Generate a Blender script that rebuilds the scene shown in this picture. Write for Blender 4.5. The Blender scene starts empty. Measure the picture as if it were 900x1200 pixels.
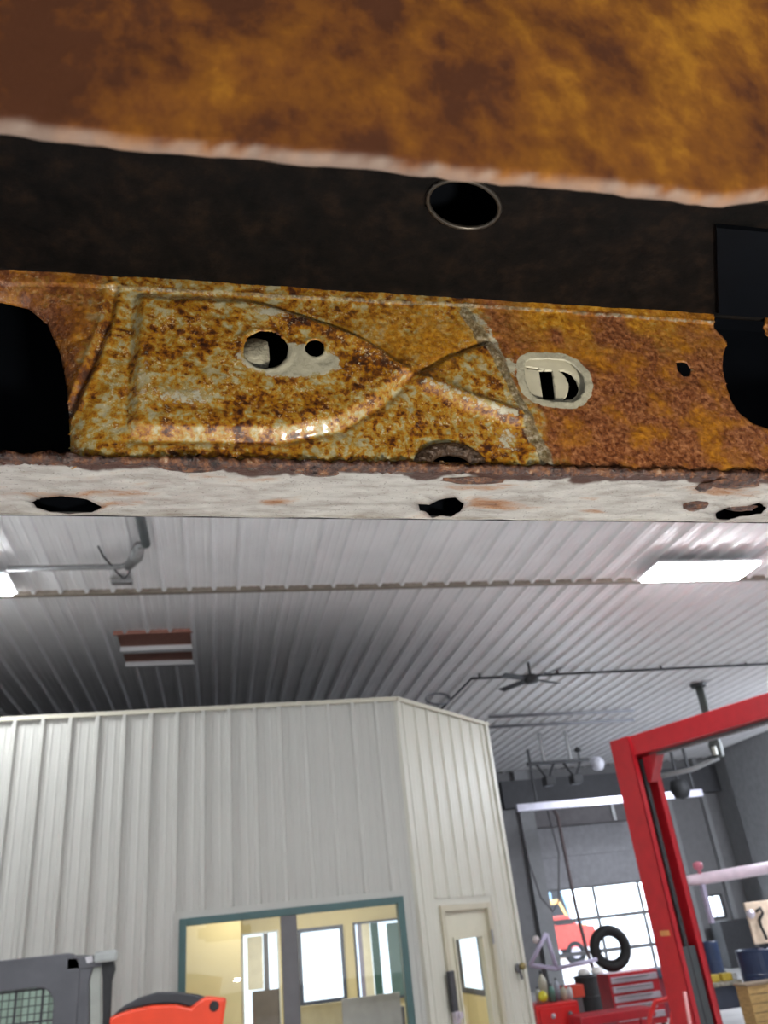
import bpy, math, random
import numpy as np
from mathutils import Vector, Matrix
random.seed(7); np.random.seed(7)
S = bpy.context.scene
C = S.collection

# ------------------------------------------------------------------ camera
EYE = 1.88
FPX, PITCH, ROLL, YAW = 940.376, .480415, -.112278, .233212
cp, sp, cy, sy = math.cos(PITCH), math.sin(PITCH), math.cos(YAW), math.sin(YAW)
FW = np.array([sy*cp, cy*cp, sp]); _rt = np.array([cy, -sy, 0.]); _up = np.cross(_rt, FW)
RT = math.cos(ROLL)*_rt + math.sin(ROLL)*_up
UP = -math.sin(ROLL)*_rt + math.cos(ROLL)*_up
CAM = np.array([0, 0, EYE])
cd = bpy.data.cameras.new('camera'); cam = bpy.data.objects.new('camera', cd); C.objects.link(cam)
m = Matrix.Identity(4)
for i in range(3):
    m[i][0] = RT[i]; m[i][1] = UP[i]; m[i][2] = -FW[i]; m[i][3] = CAM[i]
cam.matrix_world = m
cd.sensor_fit = 'VERTICAL'; cd.sensor_height = 32.0; cd.lens = 32.0*FPX/1200
cd.clip_start = 0.02; cd.clip_end = 200
cd.dof.use_dof = True; cd.dof.focus_distance = 0.53; cd.dof.aperture_fstop = cd.lens/1.8
S.camera = cam

# ------------------------------------------------------------------ world, exposure, lights
W = bpy.data.worlds.new('world'); S.world = W; W.use_nodes = True
wn = W.node_tree; wn.nodes.clear()
wo = wn.nodes.new('ShaderNodeOutputWorld'); bg = wn.nodes.new('ShaderNodeBackground')
bg.inputs[0].default_value = (.86, .92, 1, 1); bg.inputs[1].default_value = 4.5
wn.links.new(bg.outputs[0], wo.inputs[0])
S.view_settings.view_transform = 'Standard'; S.view_settings.look = 'None'
S.view_settings.exposure = 0.0; S.view_settings.gamma = 1.0; S.view_settings.use_curve_mapping = False

def area(name, loc, target, sx, sy_, power, col):
    l = bpy.data.lights.new(name, 'AREA'); l.shape = 'RECTANGLE'; l.size = sx; l.size_y = sy_
    l.energy = power; l.color = col
    o = bpy.data.objects.new(name, l); C.objects.link(o); o.location = loc
    o.rotation_euler = (Vector(target)-Vector(loc)).to_track_quat('-Z', 'Y').to_euler()
    return o
area('rear_daylight_fill', (3.5, -8.6, 2.6), (3.5, 0, 1.2), 10, 3.8, 330, (.93, .96, 1))  # unseen daylight fill added behind the camera; the rear wall is solid
area('left_daylight_fill', (-8.7, -2.0, 2.4), (0, -2.0, 2.0), 5, 3.6, 260, (.93, .96, 1))  # added side fill in daylight colour; no door in the left wall
area('inspection_lamp', (.42, -.20, 1.30), (.14, .42, 2.20), .14, .10, 11.0, (1, .93, .80))
area('office_ceiling_lamp', (0.6, 11.0, 2.62), (0.6, 11.0, 0), 1.6, .6, 36, (1, .9, .74))
area('office_rear_fill', (1.6, 12.9, 2.7), (1.6, 12.9, 0), 1.6, .6, 75, (1, .92, .78))  # extra fill added to brighten the office back wall
area('far_bay_fill', (14.2, 15.0, 5.3), (12.5, 17.0, 0), 2.4, 2.4, 900, (.84, .90, 1))  # unseen fill added out of view to brighten the far ceiling

# ------------------------------------------------------------------ helpers
def ray(x, y): return (x-450)*RT + (600-y)*UP + FPX*FW
def at(x, y, Y):
    d = ray(x, y); return CAM + d*(Y/d[1])
def atz(x, y, Z):
    d = ray(x, y); return CAM + d*((Z-EYE)/d[2])

MATS = {}
def mat(name, col, rough=.5, metal=0., var=.12, scale=6., bump=0., bscale=60., emit=None, estr=0., spec=.5, streak=None):
    if name in MATS: return MATS[name]
    mt = bpy.data.materials.new(name); mt.use_nodes = True; nt = mt.node_tree; N = nt.nodes; Lk = nt.links
    b = N['Principled BSDF']; b.inputs['Roughness'].default_value = rough; b.inputs['Metallic'].default_value = metal
    b.inputs['Specular IOR Level'].default_value = spec
    tc = N.new('ShaderNodeTexCoord'); mp = N.new('ShaderNodeMapping'); Lk.new(tc.outputs['Object'], mp.inputs[0])
    if streak: mp.inputs['Scale'].default_value = streak
    no = N.new('ShaderNodeTexNoise'); no.inputs['Scale'].default_value = scale; no.inputs['Detail'].default_value = 6
    Lk.new(mp.outputs[0], no.inputs['Vector'])
    r = N.new('ShaderNodeValToRGB'); e = r.color_ramp.elements
    e[0].position = .3; e[1].position = .7
    e[0].color = tuple(c*(1-var) for c in col)+(1,); e[1].color = tuple(min(1, c*(1+var)) for c in col)+(1,)
    Lk.new(no.outputs[0], r.inputs[0]); Lk.new(r.outputs[0], b.inputs['Base Color'])
    if bump:
        n2 = N.new('ShaderNodeTexNoise'); n2.inputs['Scale'].default_value = bscale; n2.inputs['Detail'].default_value = 5
        Lk.new(mp.outputs[0], n2.inputs['Vector'])
        bp = N.new('ShaderNodeBump'); bp.inputs['Strength'].default_value = bump; bp.inputs['Distance'].default_value = .01
        Lk.new(n2.outputs[0], bp.inputs['Height']); Lk.new(bp.outputs[0], b.inputs['Normal'])
    if emit:
        b.inputs['Emission Color'].default_value = tuple(emit)+(1,); b.inputs['Emission Strength'].default_value = estr
    MATS[name] = mt; return mt

def glass(name, tint=(.95, .98, 1)):
    if name in MATS: return MATS[name]
    mt = bpy.data.materials.new(name); mt.use_nodes = True; nt = mt.node_tree; nt.nodes.clear()
    o = nt.nodes.new('ShaderNodeOutputMaterial'); mx = nt.nodes.new('ShaderNodeMixShader')
    t = nt.nodes.new('ShaderNodeBsdfTransparent'); g = nt.nodes.new('ShaderNodeBsdfGlossy'); lw = nt.nodes.new('ShaderNodeLayerWeight'); pw = nt.nodes.new('ShaderNodeMath'); f = nt.nodes.new('ShaderNodeMath')
    t.inputs[0].default_value = tint+(1,); g.inputs['Roughness'].default_value = .02; lw.inputs[0].default_value = .5; pw.operation = 'POWER'; pw.inputs[1].default_value = 4.5; f.operation = 'MULTIPLY_ADD'; f.inputs[1].default_value = .8; f.inputs[2].default_value = .02
    nt.links.new(lw.outputs['Facing'], pw.inputs[0]); nt.links.new(pw.outputs[0], f.inputs[0])
    nt.links.new(f.outputs[0], mx.inputs[0]); nt.links.new(t.outputs[0], mx.inputs[1]); nt.links.new(g.outputs[0], mx.inputs[2])
    nt.links.new(mx.outputs[0], o.inputs[0]); MATS[name] = mt; return mt

def tag(o, label=None, cat=None, group=None, kind=None):
    if label: o['label'] = label
    if cat: o['category'] = cat
    if group: o['group'] = group
    if kind: o['kind'] = kind
    return o
def empty(name, loc, label=None, cat=None, group=None, kind=None):
    o = bpy.data.objects.new(name, None); C.objects.link(o); o.location = tuple(loc); o.empty_display_size = .05
    return tag(o, label, cat, group, kind)
ORG = {}     # world origin of every helper-made object (no rotation is ever used on them)

class MB:
    def __init__(s): s.v = []; s.f = []
    def add(s, vs, fs):
        b = len(s.v); s.v += [tuple(map(float, p)) for p in vs]; s.f += [tuple(b+i for i in f) for f in fs]; return s
    def hexa(s, p):   # 8 points: bottom 4 ccw, top 4
        return s.add(p, [(3, 2, 1, 0), (4, 5, 6, 7), (0, 1, 5, 4), (1, 2, 6, 5), (2, 3, 7, 6), (3, 0, 4, 7)])
    def box(s, x0, x1, y0, y1, z0, z1):
        return s.hexa([(x0, y0, z0), (x1, y0, z0), (x1, y1, z0), (x0, y1, z0), (x0, y0, z1), (x1, y0, z1), (x1, y1, z1), (x0, y1, z1)])
    def obox(s, c, ax, ay, az):   # centre and three half-vectors
        c, ax, ay, az = map(np.array, (c, ax, ay, az))
        return s.hexa([c-ax-ay-az, c+ax-ay-az, c+ax+ay-az, c-ax+ay-az, c-ax-ay+az, c+ax-ay+az, c+ax+ay+az, c-ax+ay+az])
    def tube(s, pts, r, n=10, cap=True):
        pts = [np.array(p, float) for p in pts]; rs = r if isinstance(r, (list, tuple)) else [r]*len(pts)
        b = len(s.v); prev = None
        for i, p in enumerate(pts):
            t = pts[min(i+1, len(pts)-1)]-pts[max(i-1, 0)]; t /= np.linalg.norm(t)+1e-12
            if prev is None:
                a = np.cross(t, (0, 0, 1)); a = a if np.linalg.norm(a) > .1 else np.cross(t, (1, 0, 0))
            else: a = prev-t*(prev@t)
            a /= np.linalg.norm(a); prev = a; c = np.cross(t, a)
            for k in range(n):
                q = p+rs[i]*(math.cos(2*math.pi*k/n)*a+math.sin(2*math.pi*k/n)*c); s.v.append(tuple(q))
        for i in range(len(pts)-1):
            for k in range(n):
                s.f.append((b+i*n+k, b+i*n+(k+1) % n, b+(i+1)*n+(k+1) % n, b+(i+1)*n+k))
        if cap:
            s.f.append(tuple(b+k for k in range(n))[::-1]); s.f.append(tuple(b+(len(pts)-1)*n+k for k in range(n)))
        return s
    def lathe(s, c, axis, prof, n=24):   # prof [(r,h)] about the axis
        c = np.array(c, float); t = np.array(axis, float); t /= np.linalg.norm(t)
        a = np.cross(t, (0, 0, 1)); a = a if np.linalg.norm(a) > .1 else np.cross(t, (1, 0, 0)); a /= np.linalg.norm(a); d = np.cross(t, a)
        b = len(s.v)
        for r_, h in prof:
            for k in range(n):
                s.v.append(tuple(c+t*h+r_*(math.cos(2*math.pi*k/n)*a+math.sin(2*math.pi*k/n)*d)))
        for i in range(len(prof)-1):
            for k in range(n): s.f.append((b+i*n+k, b+i*n+(k+1) % n, b+(i+1)*n+(k+1) % n, b+(i+1)*n+k))
        return s
    def torus(s, c, axis, R, r, n=32, m_=12, sq=1.):
        prof = [(R+r*math.cos(a), sq*r*math.sin(a)) for a in np.linspace(0, 2*math.pi, m_+1)]
        return s.lathe(c, axis, prof, n)
    def prism(s, pts, ext):
        n = len(pts); e = np.array(ext, float); P = [np.array(p, float) for p in pts]
        return s.add(P+[p+e for p in P], [tuple(range(n))[::-1], tuple(range(n, 2*n))]+[(i, (i+1) % n, n+(i+1) % n, n+i) for i in range(n)])
    def build(s, name, m_, parent=None, loc=None, bevel=0., smooth=False, kind=None, label=None, cat=None, group=None):
        if parent is not None and parent in ORG: base = np.array(ORG[parent])
        elif parent is not None: base = np.array(parent.location)
        else: base = np.zeros(3)
        V = np.array(s.v); org = np.array(loc if loc is not None else ((V.min(0)+V.max(0))/2 * [1, 1, 0] + [0, 0, V[:, 2].min()]))
        me = bpy.data.meshes.new(name); me.from_pydata([tuple(p) for p in V-org], [], s.f); me.update()
        import bmesh
        bm = bmesh.new(); bm.from_mesh(me); bmesh.ops.recalc_face_normals(bm, faces=bm.faces); bm.to_mesh(me); bm.free()
        if smooth:
            me.polygons.foreach_set('use_smooth', [True]*len(me.polygons))
        me.materials.append(m_)
        o = bpy.data.objects.new(name, me); C.objects.link(o)
        if parent is not None: o.parent = parent
        o.location = tuple(org-base); ORG[o] = org
        if bevel:
            md = o.modifiers.new('bevel', 'BEVEL'); md.width = bevel; md.segments = 2; md.limit_method = 'ANGLE'
        return tag(o, label, cat, group, kind)
def box(name, m_, x0, x1, y0, y1, z0, z1, parent=None, **k): return MB().box(x0, x1, y0, y1, z0, z1).build(name, m_, parent, **k)
def children(o): return [c for c in bpy.data.objects if c.parent == o]
def copy_tree(o, parent=None, kids=None):
    c = o.copy(); C.objects.link(c)
    if parent: c.parent = parent
    for ch in children(o): copy_tree(ch, c)
    return c

# ------------------------------------------------------------------ materials of the place
M_ceil = mat('white_ceiling_steel', (.82, .81, .815), .36, 0, .05, 1.5, spec=.45)
M_wall = mat('office_wall_steel', (.425, .418, .385), .42, 0, .03, 1.2, spec=.4)
M_cream = mat('cream_chamfer_steel', (.47, .455, .385), .42, 0, .03, 1.2)
M_trim = mat('beige_trim', (.46, .435, .35), .45, 0, .05)
M_floor = mat('concrete', (.50, .49, .48), .4, 0, .15, 1.2, .05, 40)
M_dwall = mat('dim_grey_liner', (.15, .147, .15), .6, 0, .08)
M_gwall = mat('side_wall_grey', (.22, .22, .225), .6, 0, .08)
M_brown = mat('brown_board', (.34, .15, .11), .7, 0, .15, 20)
M_ply = mat('office_roof_board', (.06, .055, .055), .8)
M_green = mat('dark_green_frame', (.035, .085, .085), .4)
M_mull = mat('dark_grey_mullion', (.10, .095, .10), .4)
M_grey = mat('galvanised', (.30, .30, .30), .4, .6, .15, 20)
M_dark = mat('dark_iron', (.035, .035, .038), .5, .2, .3, 20)
M_black = mat('black_rubber', (.012, .012, .013), .7, 0, .3, 30)
M_red = mat('lift_red', (.46, .014, .022), .35, 0, .10, 8)
M_dred = mat('toolbox_red', (.42, .02, .03), .3, 0, .12, 10)
M_silver = mat('drawer_silver', (.55, .50, .56), .35, .5, .1)
M_inner = mat('office_inside_wall', (.62, .53, .30), .7, 0, .03)
M_glass = glass('window_glass')

# ------------------------------------------------------------------ corrugated steel
RIB = .3048
def profile(x0, x1, ph, hr=.046, hm=.005):
    pts = []
    k = math.floor((x0-ph)/RIB)-1
    while ph+k*RIB < x1+RIB:
        c = ph+k*RIB
        for dx, h in ((-.036, 0), (-.017, hr), (.017, hr), (.036, 0), (.085, 0), (.093, hm), (.112, hm), (.12, 0), (.182, 0), (.19, hm), (.209, hm), (.217, 0)):
            pts.append((c+dx, h))
        k += 1
    xs = [p[0] for p in pts]; hs = [p[1] for p in pts]
    out = [(x0, float(np.interp(x0, xs, hs)))]+[p for p in pts if x0+1e-4 < p[0] < x1-1e-4]+[(x1, float(np.interp(x1, xs, hs)))]
    return out
def panel_mb(pr, o, ex, el, en, L, th=.004):
    """profile pr along ex, length L along el, ribs raised along en, from origin o"""
    o, ex, el, en = map(np.array, (o, ex, el, en)); mb = MB(); n = len(pr)
    vs = []
    for t in (0, L):
        for back in (0, 1):
            for (x, h) in pr: vs.append(o+ex*x+el*t+en*(h-back*th))
    fs = []
    for i in range(n-1):
        fs += [(i, i+1, 2*n+i+1, 2*n+i), (n+i, 3*n+i, 3*n+i+1, n+i+1), (i, n+i, n+i+1, i+1), (2*n+i, 2*n+i+1, 3*n+i+1, 3*n+i)]
    fs += [(0, 2*n, 3*n, n), (n-1, 2*n-1, 4*n-1, 3*n-1)]
    return mb.add(vs, fs)

# ------------------------------------------------------------------ shell: floor, ceiling, walls
CZ = 5.95
XL, XR, YB, YF = -9.0, 16.0, -9.0, 25.0
box('floor', M_floor, XL-.2, XR+.2, YB-.2, YF+.2, -.15, 0, kind='structure', label='grey concrete workshop floor')
ceil = box('ceiling', M_ceil, XL-.2, XR+.2, YB-.2, YF+.2, CZ+.04, CZ+.15, kind='structure', label='white ribbed steel ceiling of the workshop')
runs = [(YB, .5), (.5, 9.60), (9.66, 13.12), (13.12, 19.0), (19.0, YF)]
ph0 = .279
x00 = ph0-.05-3*RIB*11
HX0, HX1, HY0, HY1 = -1.37, -.36, 11.12, 12.62
for ri, (y0, y1) in enumerate(runs):
    L = y1-y0; pr = profile(0, 3*RIB-.002, .05)
    dz = [0, 0, 0, .012, .02][ri]
    shared = None
    x = x00
    while x < XR:
        segs = [(x, min(x+3*RIB-.002, XR), y0, y1)]
        if ri == 2 and x+3*RIB > HX0 and x < HX1:
            segs = [(x, x+3*RIB-.002, y0, HY0), (x, x+3*RIB-.002, HY1, y1)]
            if x < HX0: segs.append((x, HX0, HY0, HY1))
            if x+3*RIB > HX1: segs.append((HX1, x+3*RIB-.002, HY0, HY1))
        for (a, b, c, d) in segs:
            full = (c, d) == (y0, y1) and b-a > 3*RIB-.003
            if full and shared is not None:
                o = bpy.data.objects.new('panel', shared); C.objects.link(o)
            else:
                pp = pr if b-a > 3*RIB-.003 else [(p[0]-a, p[1]) for p in profile(a, b, x+.05)]
                mb = panel_mb(pp, (0, 0, 0), (1, 0, 0), (0, 1, 0), (0, 0, -1), d-c)
                o = mb.build('panel', M_ceil, None, loc=(0, 0, 0))
                if full: shared = o.data
            o.parent = ceil; o.location = tuple(np.array([a, c, CZ+dz])-ORG[ceil])
        x += 3*RIB
M_seam = mat('seam_trim', (.24, .20, .16), .5, 0, .2, 12)
box('seam_trim', M_seam, XL, XR, 9.59, 9.67, CZ-.056, CZ+.03, ceil)
hatch = box('hatch_board', M_brown, HX0-.03, HX1+.03, HY0-.03, HY1+.03, CZ+.02, CZ+.039, ceil, label='reddish brown board seen in the open ceiling hatch')
box('hatch_lip', M_brown, HX0-.03, HX1+.03, HY0-.05, HY0, CZ-.052, CZ+.02, ceil)
box('hatch_bar', M_ceil, HX0-.01, HX1+.03, 11.80, 11.93, CZ-.05, CZ+.02, ceil)
box('hatch_bar', M_ceil, HX0-.01, HX1+.03, 12.52, 12.62, CZ-.05, CZ+.02, ceil)

box('wall_left', M_gwall, XL-.2, XL, YB, YF, 0, CZ+.04, kind='structure', label='left workshop wall outside the picture')
# plain rear wall behind the added daylight fill
rear = box('wall_rear', M_gwall, XL-.2, XR+.2, YB-.2, YB, 0, CZ+.04, kind='structure', label='rear workshop wall behind the photographer')
# right wall with its pillar and blue-grey door
wr = box('wall_right', M_gwall, XR, XR+.2, YB, YF, 0, CZ+.04, kind='structure', label='grey right workshop wall')
M_bg = mat('blue_grey_door', (.10, .13, .17), .4)
for k in range(6):
    box('door_section', M_bg, XR-.10, XR, 16.2, 20.6, .3+.74*k, .3+.74*k+.72, wr)
box('pillar', mat('pillar_grey', (.22, .22, .225), .6), XR-.35, XR, 21.0, 23.6, 0, CZ, wr)
# far wall with opening for the glazed overhead door and one small window
DX0, DX1, DZ1 = 9.60, 14.0, 4.23
wpx = [at(822, 1052, YF), at(845, 1076, YF)]
SX0, SX1, SZ0, SZ1 = 14.55, 15.2, wpx[1][2]-.0, wpx[0][2]+.05
fmb = MB()
fmb.box(XL-.2, DX0, YF, YF+.2, 0, CZ+.04); fmb.box(DX0, DX1, YF, YF+.2, DZ1, CZ+.04)
fmb.box(DX1, SX0, YF, YF+.2, 0, CZ+.04); fmb.box(SX0, SX1, YF, YF+.2, 0, SZ0); fmb.box(SX0, SX1, YF, YF+.2, SZ1, CZ+.04)
fmb.box(SX1, XR+.2, YF, YF+.2, 0, CZ+.04)
far = fmb.build('wall_far', M_dwall, kind='structure', label='dim grey far wall of the workshop')
for (a, b) in ((DX0-.5, DX0-.05), (14.05, 14.2), (15.3, 15.45)):
    box('post', M_gwall, a, b, YF-.18, YF, 0, CZ, far)
box('header', mat('header_dark', (.055, .055, .06), .7), 8.6, 16.0, YF-.28, YF, 4.85, 5.65, far, label='dark header band above the overhead door')
box('lintel', mat('lintel', (.13, .12, .125), .7), DX0-.1, DX1+.1, YF-.14, YF, DZ1, 4.80, far)
for xx in (12.1, 12.62): box('bracket', M_grey, xx, xx+.1, YF-.2, YF-.141, DZ1+.02, 4.78, far)
w1 = empty('window_2', ((SX0+SX1)/2, YF, SZ0), 'small bright square window right of the red lift post', None, None, 'structure')
mb = MB()
for (a, b, c, d) in ((SX0, SX0+.05, SZ0, SZ1), (SX1-.05, SX1, SZ0, SZ1), (SX0+.05, SX1-.05, SZ0, SZ0+.05), (SX0+.05, SX1-.05, SZ1-.05, SZ1)): mb.box(a, b, YF+.02, YF+.12, c, d)
mb.build('frame', M_dark, w1); box('pane', M_glass, SX0+.05, SX1-.05, YF+.06, YF+.066, SZ0+.05, SZ1-.05, w1)
box('muntin', M_dark, (SX0+SX1)/2-.015, (SX0+SX1)/2+.015, YF+.04, YF+.055, SZ0+.05, SZ1-.05, w1)

# overhead door: two solid sections above three glazed ones
od = empty('door_2', ((DX0+DX1)/2, YF+.05, 0), 'overhead door of grey sections above rows of bright glass panes', None, None, 'structure')
M_sec = mat('door_section_grey', (.26, .255, .27), .55)
sh = .86
ztop = DZ1
for k in range(5):
    z1 = ztop-k*sh; z0 = max(z1-sh+.001, 0.02)
    if k < 2:
        box('section', M_sec, DX0, DX1, YF+.03, YF+.08, z0, z1, od, bevel=.012)
    else:
        fr = MB(); n = 3; w = (DX1-DX0)/n
        fr.box(DX0, DX1, YF+.03, YF+.08, z0, z0+.05); fr.box(DX0, DX1, YF+.03, YF+.08, z1-.05, z1)
        for i in range(n+1):
            xc = DX0+i*w; a, b = max(DX0, xc-.04), min(DX1, xc+.04)
            fr.box(a, b, YF+.03, YF+.08, z0+.05, z1-.05)
        s_ = fr.build('section', M_dwall, od)
        for i in range(n):
            box('pane', M_glass, DX0+i*w+.04, DX0+(i+1)*w-.04, YF+.05, YF+.056, z0+.05, z1-.05, s_)

# ------------------------------------------------------------------ office: corrugated box inside the workshop
OZ = 4.48; OX = 2.25; OY = 10.0; K45 = math.sqrt(.5); TX, TY = 3.98, 11.73
WX0, WX1, WZ0, WZ1 = -.40, 2.08, .62, 2.23
wf = MB()
wf.box(XL, WX0, OY, OY+.12, 0, OZ); wf.box(WX1, OX, OY, OY+.12, 0, OZ); wf.box(WX0, WX1, OY, OY+.12, 0, WZ0); wf.box(WX0, WX1, OY, OY+.12, WZ1, OZ)
wall_f = wf.build('wall_front', M_wall, kind='structure', label='white ribbed steel wall of the office box')
x = -1.986-.05-3*RIB*8
while x < OX-.02:
    a, b = x, min(x+3*RIB-.002, OX-.02)
    cuts = [(a, b, 0.02, OZ)]
    if b > WX0-.06 and a < WX1+.06:
        cuts = [(a, b, .02, WZ0-.07), (a, b, WZ1+.07, OZ)]
        if a < WX0-.06: cuts.append((a, WX0-.06, WZ0-.07, WZ1+.07))
        if b > WX1+.06: cuts.append((WX1+.06, b, WZ0-.07, WZ1+.07))
    for (p, q, z0, z1) in cuts:
        panel_mb([(t-p, h) for t, h in profile(p, q, x+.05)], (p, OY-.006, z0), (1, 0, 0), (0, 0, 1), (0, -1, 0), z1-z0).build('panel', M_wall, wall_f)
    x += 3*RIB
# cap along the roof line and corner post
box('cap_trim', M_trim, XL, OX+.0, OY-.05, OY+.13, OZ, OZ+.05, wall_f)
mb = MB()
for (a, b, c, d) in ((WX0-.06, WX0, WZ0-.07, WZ1+.07), (WX1, WX1+.06, WZ0-.07, WZ1+.07), (WX0, WX1, WZ1, WZ1+.07), (WX0, WX1, WZ0-.07, WZ0)): mb.box(a, b, OY-.035, OY, c, d)
mb.build('window_trim', M_wall, wall_f)
# chamfer wall (45 degrees) with door
ex = np.array([K45, K45, 0]); en = np.array([K45, -K45, 0]); c0 = np.array([OX, OY, 0]); CL = (TX-OX)/K45
D0, D1, DZ = .46, 1.72, 2.10
def cbox(mb, s0, s1, n0, n1, z0, z1):   # s along the chamfer, n outward
    P = [c0+ex*s+en*n for s, n in ((s0, n0), (s1, n0), (s1, n1), (s0, n1))]
    return mb.hexa([p+[0, 0, z0] for p in P]+[p+[0, 0, z1] for p in P])
mb = MB(); cbox(mb, 0, D0, -.12, 0, 0, OZ); cbox(mb, D1, CL, -.12, 0, 0, OZ); cbox(mb, D0, D1, -.12, 0, DZ, OZ)
wall_c = mb.build('wall_corner', M_cream, kind='structure', label='cream ribbed angled corner wall of the office box')
s = 0.02
while s < CL-.02:
    a, b = s, min(s+3*RIB-.002, CL-.03)
    cuts = [(a, b, 0.02, OZ)]
    if b > D0-.08 and a < D1+.08:
        cuts = [(a, b, DZ+.08, OZ)]
        if a < D0-.08: cuts.append((a, D0-.08, .02, DZ+.08))
        if b > D1+.08: cuts.append((D1+.08, b, .02, DZ+.08))
    for (p, q, z0, z1) in cuts:
        panel_mb([(t-p, h*.5) for t, h in profile(p, q, s+.1)], c0+ex*p+en*.006+np.array([0, 0, z0]), ex, (0, 0, 1), en, z1-z0).build('panel', M_cream, wall_c)
    s += 3*RIB
mb = MB(); cbox(mb, -.02, CL+.03, -.13, .05, OZ, OZ+.05); mb.build('cap_trim', M_trim, wall_c)
mb = MB(); cbox(mb, CL-.06, CL+.03, -.12, .035, 0, OZ); mb.build('corner_trim', M_cream, wall_c)
mb = MB(); cbox(mb, -.03, .06, -.02, .035, 0, OZ); mb.build('corner_trim', M_cream, wall_c)
box('wall_office_side', M_cream, TX-.12, TX, TY, 18, 0, OZ, kind='structure', label='office side wall facing the far bays')
orf = MB().prism([(XL, OY+.02, OZ-.06), (OX-.02, OY+.02, OZ-.06), (TX-.03, TY, OZ-.06), (TX-.03, 18, OZ-.06), (XL, 18, OZ-.06)], (0, 0, .05)).build('office_roof', M_ply, kind='structure', label='dark flat roof of the office box')

# office window: green frame, wide grey mullion, two panes
w = empty('window_1', ((WX0+WX1)/2, OY, WZ0), 'green framed office window with a wide dark mullion', None, None, 'structure')
mb = MB()
for (a, b, c, d) in ((WX0, WX0+.075, WZ0, WZ1), (WX1-.075, WX1, WZ0, WZ1), (WX0+.075, WX1-.075, WZ1-.075, WZ1), (WX0+.075, WX1-.075, WZ0, WZ0+.06)): mb.box(a, b, OY-.07, OY+.06, c, d)
mb.build('frame', M_green, w, bevel=.006)
mx0, mx1 = at(330, 1120, OY)[0], at(349, 1120, OY)[0]
box('mullion', M_mull, mx0, mx1, OY-.06, OY+.06, WZ0+.06, WZ1-.075, w, bevel=.006)
box('pane', M_glass, WX0+.075, mx0, OY, OY+.006, WZ0+.06, WZ1-.075, w)
box('pane', M_glass, mx1, WX1-.075, OY, OY+.006, WZ0+.06, WZ1-.075, w)

# door with half glass
d = empty('door_1', c0+ex*(D0+D1)/2, 'cream office door with a narrow glass pane', None, None, 'structure')
M_door = mat('door_cream', (.50, .47, .36), .45, 0, .04)
M_fr = mat('door_frame', (.42, .38, .28), .45, 0, .04)
mb = MB(); cbox(mb, D0, D0+.09, -.12, .03, 0, DZ); cbox(mb, D1-.09, D1, -.12, .03, 0, DZ); cbox(mb, D0+.09, D1-.09, -.12, .03, DZ-.07, DZ)
mb.build('frame', M_fr, d, bevel=.005)
g0, g1, gz0, gz1 = D0+.30, D0+.98, .62, 1.72
mb = MB(); cbox(mb, D0+.09, g0, -.07, -.02, .01, DZ-.07); cbox(mb, g1, D1-.09, -.07, -.02, .01, DZ-.07); cbox(mb, g0, g1, -.07, -.02, .01, gz0); cbox(mb, g0, g1, -.07, -.02, gz1, DZ-.07)
leaf = mb.build('leaf', M_door, d)
mb = MB(); cbox(mb, g0-.03, g0, -.02, 0, gz0-.03, gz1+.03); cbox(mb, g1, g1+.03, -.02, 0, gz0-.03, gz1+.03); cbox(mb, g0, g1, -.02, 0, gz1, gz1+.03); cbox(mb, g0, g1, -.02, 0, gz0-.03, gz0)
mb.build('glazing_bead', M_door, leaf)
mb = MB(); cbox(mb, g0, g1, -.048, -.042, gz0, gz1); mb.build('pane', M_glass, leaf)
mb = MB(); cbox(mb, D0-.06, D0+.06, .03, .075, 1.02, 1.42); lk = mb.build('lock_box', M_dark, d, bevel=.008, label='dark grey latch box at the door edge')
mb = MB(); p = c0+ex*(D0+.02)+en*.075+np.array([0, 0, .98]); mb.tube([p-[0, 0, .0], p+en*.05], [.03, .035], 12); cbox(mb, D0-.03, D0+.06, .03, .08, .90, 1.02); mb.build('knob', M_silver, d)
mb = MB(); cbox(mb, D1-.10, D1-.06, .03, .045, 1.62, 1.78); mb.build('hinge', M_grey, d)

p = c0+ex*(CL-.22)+en*.02; 
p = np.array([p[0], p[1], 1.30])
bell = empty('wall_fitting', p, 'small round brass fitting on the cream corner wall right of the office door', 'wall fitting')
M_brass = mat('aged_brass', (.28, .22, .10), .35, .7)
MB().lathe(p, en, [(0, 0), (.055, 0), (.055, .02), (.03, .04)], 16).build('plate', M_mull, bell, smooth=False)
MB().lathe(p+en*.04+np.array([0, 0, .02]), en, [(.02, 0), (.04, .02), (.045, .05), (.03, .08), (0, .09)], 16).build('cap', M_brass, bell, smooth=True)
MB().tube([p+en*.03+[0, 0, -.03], p+en*.05+[0, 0, -.13]], .02, 8).build('lever', M_mull, bell)

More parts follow.
